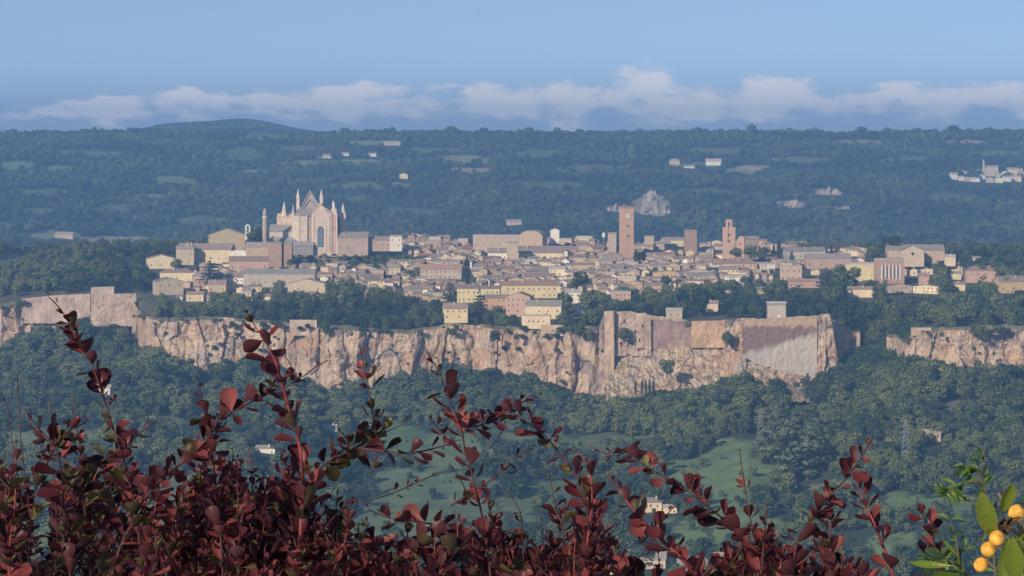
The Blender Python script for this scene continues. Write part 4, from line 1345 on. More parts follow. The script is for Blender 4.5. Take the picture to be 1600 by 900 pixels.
def landmark_trees():
    tree_named('cypress', 729, 446, 396, 'very tall dark cypress standing alone among the town roofs', wide=1.15)
    tree_named('broad', 908, 452, 421, 'big round dark tree in the middle of the town roofs', wide=1.35)
    tree_named('cypress', 1217, 404, 373, 'taller of two cypresses right of the slit belfry church', d=2860, wide=1.2)
    tree_named('cypress', 1209, 404, 380, 'shorter cypress touching the taller one right of the slit belfry church', d=2862, wide=1.2)
    tree_named('cypress', 1299, 396, 380, 'single short cypress on the skyline above the rose barracks', d=2900, wide=1.6)
    tree_named('broad', 1040, 452, 430, 'round dark tree beside white walls below the clock tower', wide=1.3)
    tree_named('broad', 1000, 412, 391, 'rounded tree between roofs just right of the clock tower foot', d=2800, wide=1.5)
    tree_named('broad', 1150, 404, 385, 'left dark tree of the clump in front of the slit belfry church', d=2815, wide=1.5)
    tree_named('broad', 1172, 405, 381, 'largest dark tree of the clump in front of the slit belfry church', d=2812, wide=1.5)
    tree_named('broad', 1194, 405, 385, 'right dark tree of the clump in front of the slit belfry church', d=2812, wide=1.4)
    tree_named('pine', 1392, 406, 368, 'tallest dark umbrella pine on the skyline left of the long beige church', d=2800, wide=1.1)
    tree_named('broad', 1366, 406, 382, 'broad dark tree under the tallest skyline pine', d=2795, wide=1.6)
    tree_named('broad', 1484, 404, 381, 'dark bushy tree at the right end of the long beige church roof', d=2790, wide=1.2)
    tree_named('cypress', 1539, 402, 379, 'small dark cypress on the skyline at far right', d=2800, wide=1.5)
    tree_named('cypress', 309, 444, 408, 'slim dark cypress in front of the cream convent', wide=1.0)
    tree_named('conifer', 330, 448, 402, 'dark triangular conifer right of the slim convent cypress', wide=1.3)
    tree_named('broad', 275, 424, 402, 'round dark tree right of the cream house at the left town edge', wide=1.2)
    tree_named('broad', 437, 462, 436, 'round dark tree in front of the right half of the grey monastery', wide=1.2)
    tree_named('broad', 400, 384, 357, 'dark tree between the white bell gable and the round tower', d=2866, wide=1.5)
    tree_named('cypress', 405, 384, 352, 'dark narrow tree leaning on the round tower', d=2870, wide=1.4)
    tree_named('conifer', 1290, 470, 418, 'dark cedar right of the square beige house', d=2560, wide=1.2)
    tree_named('broad', 1310, 462, 410, 'tall dark tree below the rose barracks', d=2590, wide=.9)
    tree_named('broad', 1335, 440, 416, 'tree hiding the left corner of the pale yellow loggia', d=2600, wide=1.3)
    tree_named('conifer', 1248, 510, 446, 'tall layered cedar behind the pale square fortress building', d=2420, wide=1.2)
    tree_named('broad', 1095, 497, 448, 'tall dark tree left of the tiny cream cottage', d=2420, wide=.9)
    tree_named('broad', 920, 487, 452, 'tall dark tree right of the tiny pale hut', d=2430, wide=1.0)
    tree_named('broad', 885, 492, 456, 'dark tree between the cliff edge villa and the tiny pale hut', d=2425, wide=.9)
    tree_named('conifer', 750, 497, 452, 'dark conifer right of the yellow chalet', d=2440, wide=1.1)
    tree_named('broad', 776, 500, 476, 'dark rounded tree in front of the orange house', d=2420, wide=1.3)
    tree_named('conifer', 704, 470, 436, 'dark conifer left of the long yellow row', d=2530, wide=1.2)
    # poplars and conifers on the slope below the fortress
    dd = hit(z_valley, 1225, 745, 1500, 2300)
    for px, yb, yt, lab, kd in ((1222, 735, 637, 'tall pale shaggy poplar right of the meadow pylon', 'poplar'), (1240, 755, 650, 'broad pale poplar at the right edge of the sloping meadow', 'poplar'), (1262, 752, 668, 'lower pale poplar beside the meadow, right of the broad one', 'poplar'), (1208, 720, 650, 'dark tree between the pylon and the pale poplars', 'conifer')):
        tree_named(kd, px, yb, yt, lab, d=hit(z_valley, px, yb, 1500, 2330), wide=1.5)
    for i, (px, yt) in enumerate(((993, 592), (1003, 590), (1009, 589), (1015, 588), (1021, 589))):
        tree_named('cypress', px, 618, yt, '%s from the left in the row of five thin cypresses at the cliff foot' % ('leftmost cypress', 'second cypress', 'middle cypress', 'fourth cypress', 'rightmost cypress')[i], d=2290, wide=.75, group='thin cypresses at the cliff foot')
    # growth on the rock itself
    for px, yb, yt, dd, lab in ((975, 536, 509, 2331, 'bushy tree growing against the ruined bastion wall'), (905, 528, 505, 2352, 'dark bush in the cliff hollow left of the bastion'), (920, 532, 512, 2350, 'second dark bush in the cliff hollow, nearest the bastion'), (1136, 541, 517, 2322, 'dark bush in the notch beside the orange-tan wall'),
                                (508, 525, 499, 2372, 'small tree on the cliff edge right of the square-built wall patch'), (772, 535, 517, 2364, 'small dark bush halfway up the cliff below the brick house'), (807, 533, 521, 2364, 'dark bush on the cliff ledge below the villa'), (1042, 590, 560, 2300, 'lone round tree against the cliff right of the thin cypresses')):
        tree_named('broad', px, yb, yt, lab, d=dd, wide=1.2)


landmark_trees()


VH = [(1438, 1472, 694), (986, 1062, 806), (498, 528, 676), (964, 1042, 892), (1116, 1216, 900), (940, 974, 902), (1060, 1108, 898), (396, 432, 712)]


FH = [(1482, 1500, 281), (1496, 1518, 281), (1513, 1622, 285), (1534, 1562, 277), (623, 638, 280), (503, 519, 248), (533, 546, 244), (575, 589, 245), (1045, 1063, 259), (1102, 1128, 259), (1068, 1087, 264), (790, 816, 352), (600, 626, 228), (86, 114, 374), (994, 1052, 336), (946, 990, 334), (1210, 1262, 327), (1276, 1324, 307), (1310, 1350, 329)]


def scatter_trees():
    rnd = random
    # belts on the plateau (photo rows of the tree feet)
    belts = [([(245, 474), (330, 472), (400, 466), (470, 464), (520, 452), (560, 448), (600, 452), (690, 466), (690, 500), (640, 513), (560, 509), (400, 497), (245, 494)], 430, (7, 13), 'in the green belt between the cliff and the monastery', ['broad'] * 5 + ['conifer'] + ['cypress']),
             ([(440, 404), (540, 402), (680, 408), (700, 432), (640, 440), (540, 436), (500, 420), (450, 418)], 200, (5.5, 8.5), 'in the park right of the cathedral foot', ['broad'] * 5 + ['pine', 'conifer']),
             ([(40, 452), (110, 420), (140, 408), (240, 402), (250, 440), (240, 468), (215, 456), (100, 458)], 230, (8, 14), 'at the left end of the rock', ['broad'] * 4 + ['conifer', 'pine']),
             ([(680, 482), (720, 476), (840, 484), (880, 478), (960, 466), (1080, 458), (1180, 450), (1230, 452), (1310, 452), (1310, 500), (1240, 503), (1010, 500), (935, 509), (880, 507), (780, 506), (680, 508)], 560, (8, 14), 'in the belt behind the fortress wall', ['broad'] * 5 + ['conifer'] * 2),
             ([(1290, 436), (1350, 446), (1420, 440), (1500, 436), (1640, 440), (1900, 440), (1900, 520), (1560, 512), (1440, 516), (1330, 525), (1305, 500)], 640, (11, 19), 'in the dark grove at the right', ['broad'] * 4 + ['conifer'] * 2 + ['pine']),
             ([(1440, 406), (1500, 404), (1700, 404), (1700, 430), (1500, 428), (1440, 424)], 150, (7, 11), 'behind the salmon villa', ['broad'] * 4 + ['pine']),
             ([(1345, 402), (1410, 402), (1410, 408), (1345, 408)], 14, (8, 12), 'beside the skyline pine', ['broad', 'pine']),
             ([(-160, 470), (-160, 398), (110, 390), (165, 404), (40, 456)], 420, (8, 13), 'at the far left end of the rock', ['broad'] * 4 + ['conifer']),
             ([(60, 385), (330, 383), (330, 397), (250, 403), (140, 400), (60, 393)], 200, (6, 10), 'behind the convent', ['broad'] * 4 + ['conifer']),
             ([(1225, 390), (1720, 389), (1720, 405), (1225, 402)], 200, (6, 9), 'behind the right-hand roofs', ['broad'] * 4 + ['pine'])]
    for poly, cnt, (h0, h1), zone, kinds in belts:
        xs = [p[0] for p in poly]; ys = [p[1] for p in poly]
        n = 0; tries = 0
        while n < cnt and tries < cnt * 12:
            tries += 1
            px = rnd.uniform(min(xs), max(xs))
            # even over the ground, not over the picture
            d = rnd.uniform(d_ground(max(ys)), d_ground(min(ys)))
            py = 1343900.0 / d - 60
            if not inside(poly, px, py):
                continue
            if d < cliff_at(px)[2] + 3:
                d = cliff_at(px)[2] + rnd.uniform(3, 12)
            h = rnd.uniform(h0, h1)
            blocked = False
            for a, b, c, e in USED:
                if a - 2 < px < b + 2 and py > e - 1 and py - h * F / d < e - (e - c) * .28 and e > 396:
                    blocked = True
                    break
            if blocked:
                continue
            tree_at(rnd.choice(kinds), px, d, z_plateau, h, zone, rnd.uniform(.9, 1.3))
            n += 1
    # growth clinging to the rock face
    for i in range(520):
        px = rnd.uniform(-20, 1640)
        if 1325 < px < 1410 or 1140 < px < 1312 or (940 < px < 1140 and rnd.random() < .6):
            continue
        yt, yb, de = cliff_at(px)
        t = rnd.random() ** 1.3
        d = de - 12 - 9 * t * t
        if t < .12 or t > .8:
            h = rnd.uniform(2.5, 6.5)
        else:
            h = rnd.uniform(1.2, 4.5)
            if nz(px / 38, t * 2.2, 4.4) < .16:
                continue
        z = (HY - lerp(yt, yb, t)) * de / F
        TREES.append(dict(kind='broad', loc=((px - 800) * d / F, d, z - h * .5), h=h, px=px, py=HY - F * z / d, hp=0, zone='on the rock', wide=rnd.uniform(1.0, 2.4), var=rnd.randrange(5), rz=rnd.uniform(0, 6.28)))
    # trees between the houses
    for i in range(46):
        py = rnd.uniform(398, 458); px = rnd.uniform(660, 1220)
        tree_at('broad', px, d_ground(py), z_plateau, rnd.uniform(5, 8.5), 'between the town houses', rnd.uniform(.9, 1.2))
    # the slopes below the cliff
    n = 0
    while n < 9500:
        px = rnd.uniform(-140, 1740)
        yt, yb, de = cliff_at(px)
        d = rnd.uniform(1640, de - 2)
        z = z_valley(px, d)
        py = HY - F * z / d
        f = field_at(NEAR_FIELDS, px, py)
        if f and rnd.random() > 0.07:
            continue
        x = (px - 800) * d / F
        dens = .62 + .9 * nz(x / 80, d / 80, 6.0)
        near_cliff = smooth(170, 40, de - d)
        if py > 655 and any(a - 3 < px < b + 3 and e - 2 < py < e + 34 for a, b, e in VH):
            continue
        if rnd.random() > max(dens, near_cliff) or rnd.random() < smooth(2000, 1700, d) * .45:
            continue
        h = rnd.choice((4, 5.5, 7, 9, 11, 14)) * rnd.uniform(.8, 1.15) + (4 + 9 * max(0.0, nz(x / 28, 3.0, 9.0))) * near_cliff
        if f:
            h *= .5
        k = rnd.random()
        kind = 'broad' if k < .74 else ('conifer' if k < .85 else ('poplar' if k < .93 else ('cypress' if k < .96 else 'pine')))
        zone = 'on the wooded slope under the left cliff' if px < 480 else ('on the wooded slope under the middle cliff' if px < 930 else ('on the wooded slope under the fortress' if px < 1330 else 'on the wooded slope at the right'))
        tree_at(kind, px, d, z_valley, h, zone, rnd.uniform(.95, 1.35))
        n += 1
    # forested ground between fortress and the right cliff, in the gap
    for i in range(420):
        px = rnd.uniform(1300, 1440)
        yt, yb, de = cliff_at(px)
        d = rnd.uniform(de - 110, de + 25)
        tree_at('broad' if rnd.random() < .8 else 'conifer', px, d, lambda p, q: z_valley(p, q) if q < cliff_at(p)[2] else lerp(z_valley(p, cliff_at(p)[2]), z_plateau(p, q + 60), smooth(0, 25, q - cliff_at(p)[2])), rnd.uniform(10, 17), 'in the wooded gap between the two cliffs', 1.1)
    # far hills
    n = 0
    while n < 52000:
        d = math.sqrt(rnd.uniform(3900 ** 2, 7150 ** 2))
        px = rnd.uniform(-330, 1930)
        z = z_far(px, d)
        py = HY - F * z / d
        if py > 480:
            continue
        if field_at(FAR_FIELDS, px, py) or (rnd.random() < .7 and field_at(FAR_FIELDS, px, py - 5)):
            continue
        if any(a - 1 < px < b + 1 and e - 2 < py < e + 13 for a, b, e in FH):
            continue
        x = (px - 800) * d / F
        cl = nz(x / 190, d / 260, 8.8) + .5 * nz(x / 60, d / 90, 4.0)
        if cl < -.30 and rnd.random() < .75:
            continue
        h = rnd.choice((5, 7, 9, 10, 12, 15)) * rnd.uniform(.8, 1.2) * (1 + .35 * nz(x / 120, d / 120, 3))
        tree_at('far', px, d, z_far, h, 'far', rnd.uniform(1.0, 1.5))
        n += 1
    n = 0
    while n < 7000:
        d = rnd.uniform(3062, 3960)
        px = rnd.uniform(-330, 1930)
        py = HY - F * z_far(px, d) / d
        if py > 520 or field_at(FAR_FIELDS, px, py):
            continue
        tree_at('far', px, d, z_far, rnd.uniform(7, 13), 'far', rnd.uniform(1.0, 1.5))
        n += 1
    for i in range(5200):
        d = rnd.uniform(9000, 9800)
        px = rnd.uniform(120, 640)
        tree_at('far', px, d, z_far, rnd.uniform(9, 15), 'far', 1.5)
    # single big crowns breaking the skyline
    for px, h, w in ((148, 16, .8), (540, 15, 1.6), (612, 14, 1.3), (705, 16, 1.7), (756, 17, 1.5), (825, 18, 1.7), (905, 14, 1.9), (1030, 14, 1.8), (1090, 15, 2.0), (1175, 21, 1.3), (1232, 14, 1.8), (1275, 15, 1.5), (1345, 17, 1.9), (1385, 15, 1.8), (1490, 18, 1.9), (1545, 15, 1.8), (870, 17, 1.4), (1000, 15, 1.3), (20, 14, 1.6), (70, 13, 1.4)):
        tree_at('far', px, 6890, z_far, h * 1.5, 'far', w * .9)


scatter_trees()


def stuff_trees(name, items):
    kinds = sorted(set((t['kind'], t['var']) for t in items))
    pc = bpy.data.collections.new(name + '_kinds')
    index = {}
    for i, (k, v) in enumerate(kinds):
        crown, trunk = KINDS[k][v]
        me = bpy.data.meshes.new('%s_%02d' % (name, i))
        nv = len(crown.vertices)
        vs = [tuple(x.co) for x in crown.vertices] + [tuple(x.co) for x in trunk.vertices]
        fs = [tuple(p.vertices) for p in crown.polygons] + [tuple(q + nv for q in p.vertices) for p in trunk.polygons]
        me.from_pydata(vs, [], fs)
        me.materials.append(M_LEAF[k]); me.materials.append(M_BARK)
        me.polygons.foreach_set('material_index', [0] * len(crown.polygons) + [1] * len(trunk.polygons))
        ob = bpy.data.objects.new('%s_kind_%02d' % (name, i), me)
        pc.objects.link(ob)
        index[(k, v)] = i
    me = bpy.data.meshes.new(name)
    me.from_pydata([t['loc'] for t in items], [], [])
    a = me.attributes.new('size', 'FLOAT_VECTOR', 'POINT')
    a.data.foreach_set('vector', [c for t in items for c in (t['h'] * t['wide'], t['h'] * t['wide'], t['h'])])
    a = me.attributes.new('turn', 'FLOAT_VECTOR', 'POINT')
    a.data.foreach_set('vector', [c for t in items for c in (0, 0, t['rz'])])
    a = me.attributes.new('pick', 'INT', 'POINT')
    a.data.foreach_set('value', [index[(t['kind'], t['var'])] for t in items])
    o = bpy.data.objects.new(name, me)
    COL.objects.link(o)
    o['kind'] = 'stuff'
    g = bpy.data.node_groups.new(name, 'GeometryNodeTree')
    g.interface.new_socket('Geometry', in_out='INPUT', socket_type='NodeSocketGeometry')
    g.interface.new_socket('Geometry', in_out='OUTPUT', socket_type='NodeSocketGeometry')
    gi = g.nodes.new('NodeGroupInput'); go = g.nodes.new('NodeGroupOutput')
    ci = g.nodes.new('GeometryNodeCollectionInfo')
    ci.inputs['Collection'].default_value = pc
    ci.inputs['Separate Children'].default_value = True
    ci.inputs['Reset Children'].default_value = True
    ip = g.nodes.new('GeometryNodeInstanceOnPoints')
    ip.inputs['Pick Instance'].default_value = True
    def na(nm, ty):
        n = g.nodes.new('GeometryNodeInputNamedAttribute'); n.data_type = ty; n.inputs['Name'].default_value = nm
        return n.outputs['Attribute']
    g.links.new(gi.outputs[0], ip.inputs['Points'])
    g.links.new(ci.outputs[0], ip.inputs['Instance'])
    g.links.new(na('pick', 'INT'), ip.inputs['Instance Index'])
    er = g.nodes.new('FunctionNodeEulerToRotation')
    g.links.new(na('turn', 'FLOAT_VECTOR'), er.inputs[0])
    g.links.new(er.outputs[0], ip.inputs['Rotation'])
    g.links.new(na('size', 'FLOAT_VECTOR'), ip.inputs['Scale'])
    g.links.new(ip.outputs[0], go.inputs[0])
    md = o.modifiers.new('scatter', 'NODES')
    md.node_group = g
    return o


def bush_line(px):
    """rough top of the foreground shrub, photo rows"""
    pts = [(0, 650), (260, 720), (300, 650), (470, 680), (620, 690), (680, 760), (900, 740), (1000, 800), (1200, 790), (1300, 760), (1420, 850), (1600, 760)]
    for a, b in zip(pts, pts[1:]):
        if px <= b[0]:
            return lerp(a[1], b[1], (px - a[0]) / (b[0] - a[0]))
    return 760


LMK = [(490, 345, 'the cathedral'), (979, 360, 'the clock tower'), (1139, 375, 'the belfry church'), (729, 425, 'the tall town cypress'), (410, 437, 'the grey monastery'), (475, 445, 'the white monastery turret'), (318, 400, 'the cream convent'), (252, 412, 'the two-winged cream house'),
       (265, 448, 'the tan corner house'), (304, 465, 'the tiny yellow house'), (848, 488, 'the cliff edge villa'), (712, 488, 'the yellow chalet'), (775, 472, 'the orange house'), (1214, 487, 'the pale fortress building'), (1432, 398, 'the long beige church'), (1390, 422, 'the striped brick block'),
       (1345, 425, 'the pale yellow loggia'), (1534, 430, 'the salmon villa'), (1590, 446, 'the ochre edge house'), (1236, 428, 'the square beige house'), (1112, 478, 'the tiny cream cottage'), (1053, 489, 'the pale gatehouse'), (895, 463, 'the white bay house'), (1438, 518, 'the isolated wall block'),
       (1455, 683, 'the lone salmon house'), (1188, 680, 'the meadow pylon'), (1415, 690, 'the right-hand pylon'), (1292, 530, 'the rocky buttress'), (1220, 550, 'the two-toned fortress wall'), (980, 530, 'the ruined bastion'), (1105, 520, 'the orange-tan wall'), (1128, 745, 'the sloping meadow'), (1500, 548, 'the right-hand cliff'),
       (1345, 456, 'the brown-roofed shed'), (1498, 447, 'the tiny cream hut'), (1444, 437, 'the tiny pink house'), (80, 480, 'the long retaining wall'), (178, 485, 'the buttressed wall'), (474, 512, 'the square-built wall patch'), (1258, 443, 'the low salmon building'), (1500, 640, 'the brown clearing')]


def tree_label(t, nm):
    cy = t['py'] - t['hp'] / 2
    best = min(LMK, key=lambda q: (q[0] - t['px']) ** 2 + ((q[1] - cy) * 1.3) ** 2)
    dx = t['px'] - best[0]; dy = cy - best[1]
    if abs(dx) > abs(dy) * 1.6:
        rel = 'right of' if dx > 0 else 'left of'
    elif abs(dy) > abs(dx) * 1.6:
        rel = 'below' if dy > 0 else 'above'
    else:
        rel = ('below ' if dy > 0 else 'above ') + ('right of' if dx > 0 else 'left of')
    dist = math.hypot(dx, dy)
    near = 'close ' if dist < 32 else ('' if dist < 75 else 'well ')
    size = 'tall' if t['h'] > 14 else ('medium' if t['h'] > 10.5 else 'small')
    return '%s %s %s%s %s' % (size, nm, near, rel, best[2])


def place_trees():
    cand = [t for t in TREES if t['kind'] != 'far' and 4 < t['px'] < 1596 and t['py'] < bush_line(t['px']) - 4]
    # the largest in view, thinned so that they do not hide one another
    cand.sort(key=lambda t: -t['hp'])
    taken = []
    for t in cand:
        if len(taken) >= 235:
            break
        if all(abs(t['px'] - q['px']) > 7 or abs(t['py'] - q['py']) > 6 for q in taken):
            taken.append(t)
    ids = set(id(t) for t in taken)
    nm = {'broad': 'rounded broadleaf tree', 'conifer': 'layered conifer', 'pine': 'flat-topped pine', 'cypress': 'narrow cypress', 'poplar': 'feathery poplar'}
    by = {}
    for t in sorted(taken, key=lambda q: q['px']):
        by.setdefault(tree_label(t, nm[t['kind']]), []).append(t)
    named = {}
    for lab, ts in by.items():
        for k, t in enumerate(ts):
            named[id(t)] = lab if len(ts) == 1 else '%s from left among %s' % (ORD[min(k, 17)], lab.replace(' tree ', ' trees ').replace(' conifer ', ' conifers ').replace(' pine ', ' pines ').replace(' cypress ', ' cypresses ', 1).replace(' poplar ', ' poplars '))
    for t in taken:
        lab = named[id(t)]
        make_tree(t['kind'], t['loc'], t['h'], lab, t['var'], t['rz'], t['wide'], '%ss %s' % (nm[t['kind']], t['zone']))
    stuff_trees('woodland', [t for t in TREES if t['kind'] != 'far' and id(t) not in ids])
    stuff_trees('hill_forest', [t for t in TREES if t['kind'] == 'far'])


place_trees()


# ------------------------------------------------------------------ things in the valley and on the far hills
def lattice(px, yb, yt, label):
    d = hit(z_valley, px, yb, 1500, 2330)
    s = d / F
    h = (yb - yt) * s
    o = empty('pylon', P(px, yb, d), label, 'pylon', 'power pylons on the slope')
    w0 = h * .105; w1 = h * .022
    rr = .16
    m = MB()
    for sx in (-1, 1):
        for sy in (-1, 1):
            m.tube([Vector((sx * w0, sy * w0, -1)), Vector((sx * w1, sy * w1, h))], [rr, rr * .6], 4)
    m.build('leg', M_METAL, o)
    m = MB()
    zs = [0, .14, .27, .39, .5, .6, .69, .77, .84, .9, .96]
    for a, b in zip(zs, zs[1:]):
        wa = lerp(w0, w1, a); wb = lerp(w0, w1, b)
        for sy in (-1, 1):
            m.tube([Vector((-wa, sy * wa, a * h)), Vector((wb, sy * wb, b * h))], [.12, .12], 3)
            m.tube([Vector((wa, sy * wa, a * h)), Vector((-wb, sy * wb, b * h))], [.12, .12], 3)
            m.tube([Vector((sy * wa, -wa, a * h)), Vector((sy * wb, wb, b * h))], [.12, .12], 3)
    b = m.build('brace', M_METAL, o); b['kind'] = 'stuff'
    for f in (.72, .84, .95):
        m = MB()
        m.tube([Vector((-h * .12, 0, f * h)), Vector((0, 0, f * h + .8)), Vector((h * .12, 0, f * h))], [.12, .25, .12], 4)
        m.tube([Vector((-h * .12, 0, f * h)), Vector((h * .12, 0, f * h))], [.12, .12], 4)
        m.build('cross_arm', M_METAL, o)


lattice(1188, 714, 640, 'grey lattice power pylon at the top of the sloping meadow')
lattice(1415, 728, 655, 'grey lattice power pylon left of the lone salmon house')


def valley_houses():
    V = lambda px, yb: hit(z_valley, px, yb, 1400, 2340)
    G = 'scattered houses in the valley'
    L = [(1440, 1470, 672, 676, 694, 'lone salmon house with small dark windows on the wooded right slope', 'salmon', 'pale', 'x', (3, 2)),
         (990, 1034, 779, 785, 806, 'cream farmhouse seen through the shrub below the meadow', 'cream', 'grey-brown', 'hip', (4, 2)),
         (1036, 1060, 790, 793, 804, 'small cream annex right of the cream farmhouse', 'cream', 'pale', 'x', (2, 1)),
         (500, 526, 664, 667, 676, 'small pale house on the slope left of the olive leaf cluster', 'white', 'pale', 'x', (3, 1)),
         (150, 172, 602, 606, 620, 'white house glimpsed behind the tall left shoot', 'white', 'pale', 'x', (2, 1)),
         (398, 430, 697, 701, 712, 'pale house glimpsed through leaves left of the red stem', 'white', 'grey-brown', 'x', (3, 1)),
         (966, 1040, 862, 874, 892, 'long grey-roofed building at the bottom behind the red branch', 'beige', 'grey', 'x', (6, 1)),
         (1118, 1168, 866, 872, 896, 'cream building at the bottom left of the right-hand leaves', 'cream', 'pale', 'x', (4, 2)),
         (942, 972, 876, 882, 902, 'white house at the bottom left of the long grey-roofed building', 'white', 'grey', 'hip', (3, 2)),
         (1062, 1106, 874, 880, 898, 'grey shed at the bottom between the long building and the cream one', 'grey', 'pale', 'flat', (3, 1)),
         (1170, 1215, 884, 888, 902, 'white low building at the bottom right of the cream one', 'white', 'pale', 'x', (4, 1)),
         (875, 900, 893, 896, 906, 'pale hut at the bottom edge left of the white house', 'white', 'pale', 'x', (2, 1))]
    for px0, px1, yr, ye, yb, lab, w, r, st, win in L:
        house(px0, px1, yr, ye, yb, lab, w, r, st, win=win, d=V((px0 + px1) / 2, yb), name='valley_house', group=G, rot=R(random.uniform(-15, 15)))
    # far hills
    H = lambda px, yb: hit(z_far, px, yb, 4000, 7000)
    L = [(624, 637, 270, 273, 280, 'cream house alone in the far woods above the cathedral town', 'cream', 'terracotta', 'y'),
         (504, 518, 240, 242, 248, 'pale farm on the far hill, left of three small farms', 'beige', 'brown', 'x'),
         (534, 545, 238, 240, 244, 'tiny white farm on the far hill, middle of three', 'white', 'pale', 'x'),
         (576, 588, 239, 241, 245, 'tiny white farm on the far hill, right of three', 'white', 'pale', 'x'),
         (1046, 1062, 248, 251, 259, 'round-looking pale villa on the far hill, left of the pair above the clock tower', 'beige', 'pale', 'hip'),
         (1103, 1127, 248, 252, 259, 'larger pale villa on the far hill, right of the pair above the clock tower', 'white', 'pale', 'x'),
         (1069, 1086, 258, 260, 264, 'low white barn between the two pale villas on the far hill', 'white', 'pale', 'x'),
         (791, 815, 343, 346, 352, 'long pale farmhouse on the hillside above the theatre', 'beige', 'grey', 'x'),
         (600, 626, 221, 223, 228, 'long pale shed near the far ridge', 'grey', 'pale', 'x'),
         (86, 114, 363, 366, 374, 'pale farmhouse on the low left hill', 'beige', 'pale', 'x'),
         (210, 219, 337, 339, 343, 'tiny white house on the left hillside', 'white', 'pale', 'x'),
         (144, 153, 283, 284, 288, 'tiny white hut on the far left hillside', 'white', 'pale', 'x'),
         (860, 872, 350, 352, 358, 'small grey house directly behind the white gable on the skyline', 'grey', 'grey', 'x')]
    for px0, px1, yr, ye, yb, lab, w, r, st in L:
        d = H((px0 + px1) / 2, yb)
        house(px0, px1, yr, ye, yb, lab, w, r, st, d=d, name='farmhouse', group='farms on the far hills', depth=10, chimney=0, below=10)
    # hill village at far right
    vil = [(1484, 1496, 270, 273, 281, 'leftmost'), (1497, 1512, 266, 269, 277, 'second'), (1507, 1516, 276, 278, 284, 'third'), (1515, 1531, 277, 279, 285, 'fourth'), (1525, 1536, 264, 267, 276, 'fifth'), (1556, 1566, 270, 272, 281, 'sixth'),
           (1566, 1574, 267, 269, 277, 'seventh'), (1574, 1592, 262, 265, 274, 'eighth'), (1580, 1596, 274, 276, 284, 'ninth'), (1592, 1606, 268, 271, 281, 'tenth'), (1606, 1622, 266, 270, 280, 'eleventh')]
    for px0, px1, yr, ye, yb, o_ in vil:
        d = H((px0 + px1) / 2, yb)
        house(px0, px1, yr, ye, yb, '%s small pale house from the left in the far hill village at right' % o_, random.choice(('white', 'beige', 'cream', 'grey-pink')), 'pale', random.choice('xy'), d=d, depth=11, chimney=0, below=14, name='village_house', group='houses of the far hill village', win=(3, 1))
    for k, (px0, px1, yr, ye, yb) in enumerate(((1498, 1507, 275, 277, 283), (1519, 1527, 267, 270, 277), (1531, 1540, 272, 274, 280), (1541, 1553, 277, 279, 286), (1555, 1567, 277, 279, 286), (1567, 1580, 275, 277, 284), (1584, 1598, 261, 264, 271), (1569, 1579, 262, 264, 270))):
        d = H((px0 + px1) / 2, yb)
        house(px0, px1, yr, ye, yb, '%s from left in the second scatter of tiny pale far hill village houses' % ORD[k], random.choice(('white', 'beige', 'cream')), 'pale', random.choice('xy'), d=d, depth=10, chimney=0, below=14, name='village_house', group='houses of the far hill village', win=(2, 1))
    d = H(1548, 276)
    o = house(1536, 1560, 259, 262, 276, 'pale church with a slim bell tower crowning the far hill village', 'beige', 'pale', 'x', d=d, depth=14, chimney=0, below=14, name='village_church', cat='church', win=(3, 1))
    s = d / F
    m = MB(); m.box(-12.5 * s, -9.7 * s, -1, 3, -8, 23 * s); m.cone(-11.1 * s, 1, 23 * s, 27 * s, 1.8 * s, .1, 6); m.build('bell_tower', M_STONE, o, (0.5, 0.44, 0.38))


valley_houses()


def outcrop(px, yb, w, h, label, seed):
    d = hit(z_far, px, yb, 4000, 7000)
    s = d / F
    o = empty('rock_outcrop', P(px, yb, d), label, 'rock')
    m = MB()
    n1, n2 = 40, 22
    vs = []
    for j in range(n2 + 1):
        for i in range(n1 + 1):
            u = i / n1 * 2 - 1; t = j / n2
            x = u * w / 2 * s
            prof = max(0.05, (1 - abs(u) ** 2.5) * .75 + .75 * nz(u * 2.6, seed, 2.0) + .2 * nz(u * 8, seed, 1))
            z = lerp(-6, h * s * prof, t)
            wv = noise.voronoi(Vector((x / 9, z / 8, seed)))[0]
            y = 14 * t - 6.0 * (wv[1] - wv[0]) - 5 * fb(x / 8, z / 8, seed, 3)
            vs.append((x, y, z))
    fs = [(j * (n1 + 1) + i, j * (n1 + 1) + i + 1, (j + 1) * (n1 + 1) + i + 1, (j + 1) * (n1 + 1) + i) for j in range(n2) for i in range(n1)]
    o2 = len(vs)
    m.add(vs, fs)
    m.build('rock', M_ROCK, o)


M_ROCK = surf('pale_rock', (0.40, 0.34, 0.29), 0.3, 0.06, 0.95)
outcrop(1022, 335, 58, 34, 'pale jagged rock outcrop in the far woods right of the clock tower', 1.5)
outcrop(968, 333, 40, 15, 'low pale rock scar in the far woods behind the clock tower', 4.5)
outcrop(1236, 326, 50, 14, 'broken pale rock band in the far woods right of the belfry church', 7.5)
outcrop(1300, 306, 44, 12, 'upper broken rock band in the far woods at right', 9.5)
outcrop(1330, 328, 40, 8, 'low rock streak in the far woods at right', 11.5)


def bird():
    d = 330
    o = empty('bird', P(746, 21, d), 'tiny dark bird flying alone high in the sky', 'bird')
    m = MB()
    pts = [Vector((0, -.16, 0)), Vector((0, -.08, .02)), Vector((0, .05, .02)), Vector((0, .2, 0))]
    m.tube(pts, [.02, .055, .05, .012], 8)
    M = surf('dark_feathers', (0.03, 0.03, 0.035), .2, 5, .8)
    m.build('body', M, o, smooth_=True)
    for sx in (-1, 1):
        w = MB()
        w.add([(0.02 * sx, -.06, .03), (.14 * sx, -.10, .11), (.27 * sx, -.02, .07), (.13 * sx, .03, .09), (.02 * sx, .07, .03)], [(0, 1, 3, 4), (1, 2, 3)])
        w.build('wing', M, o)


bird()


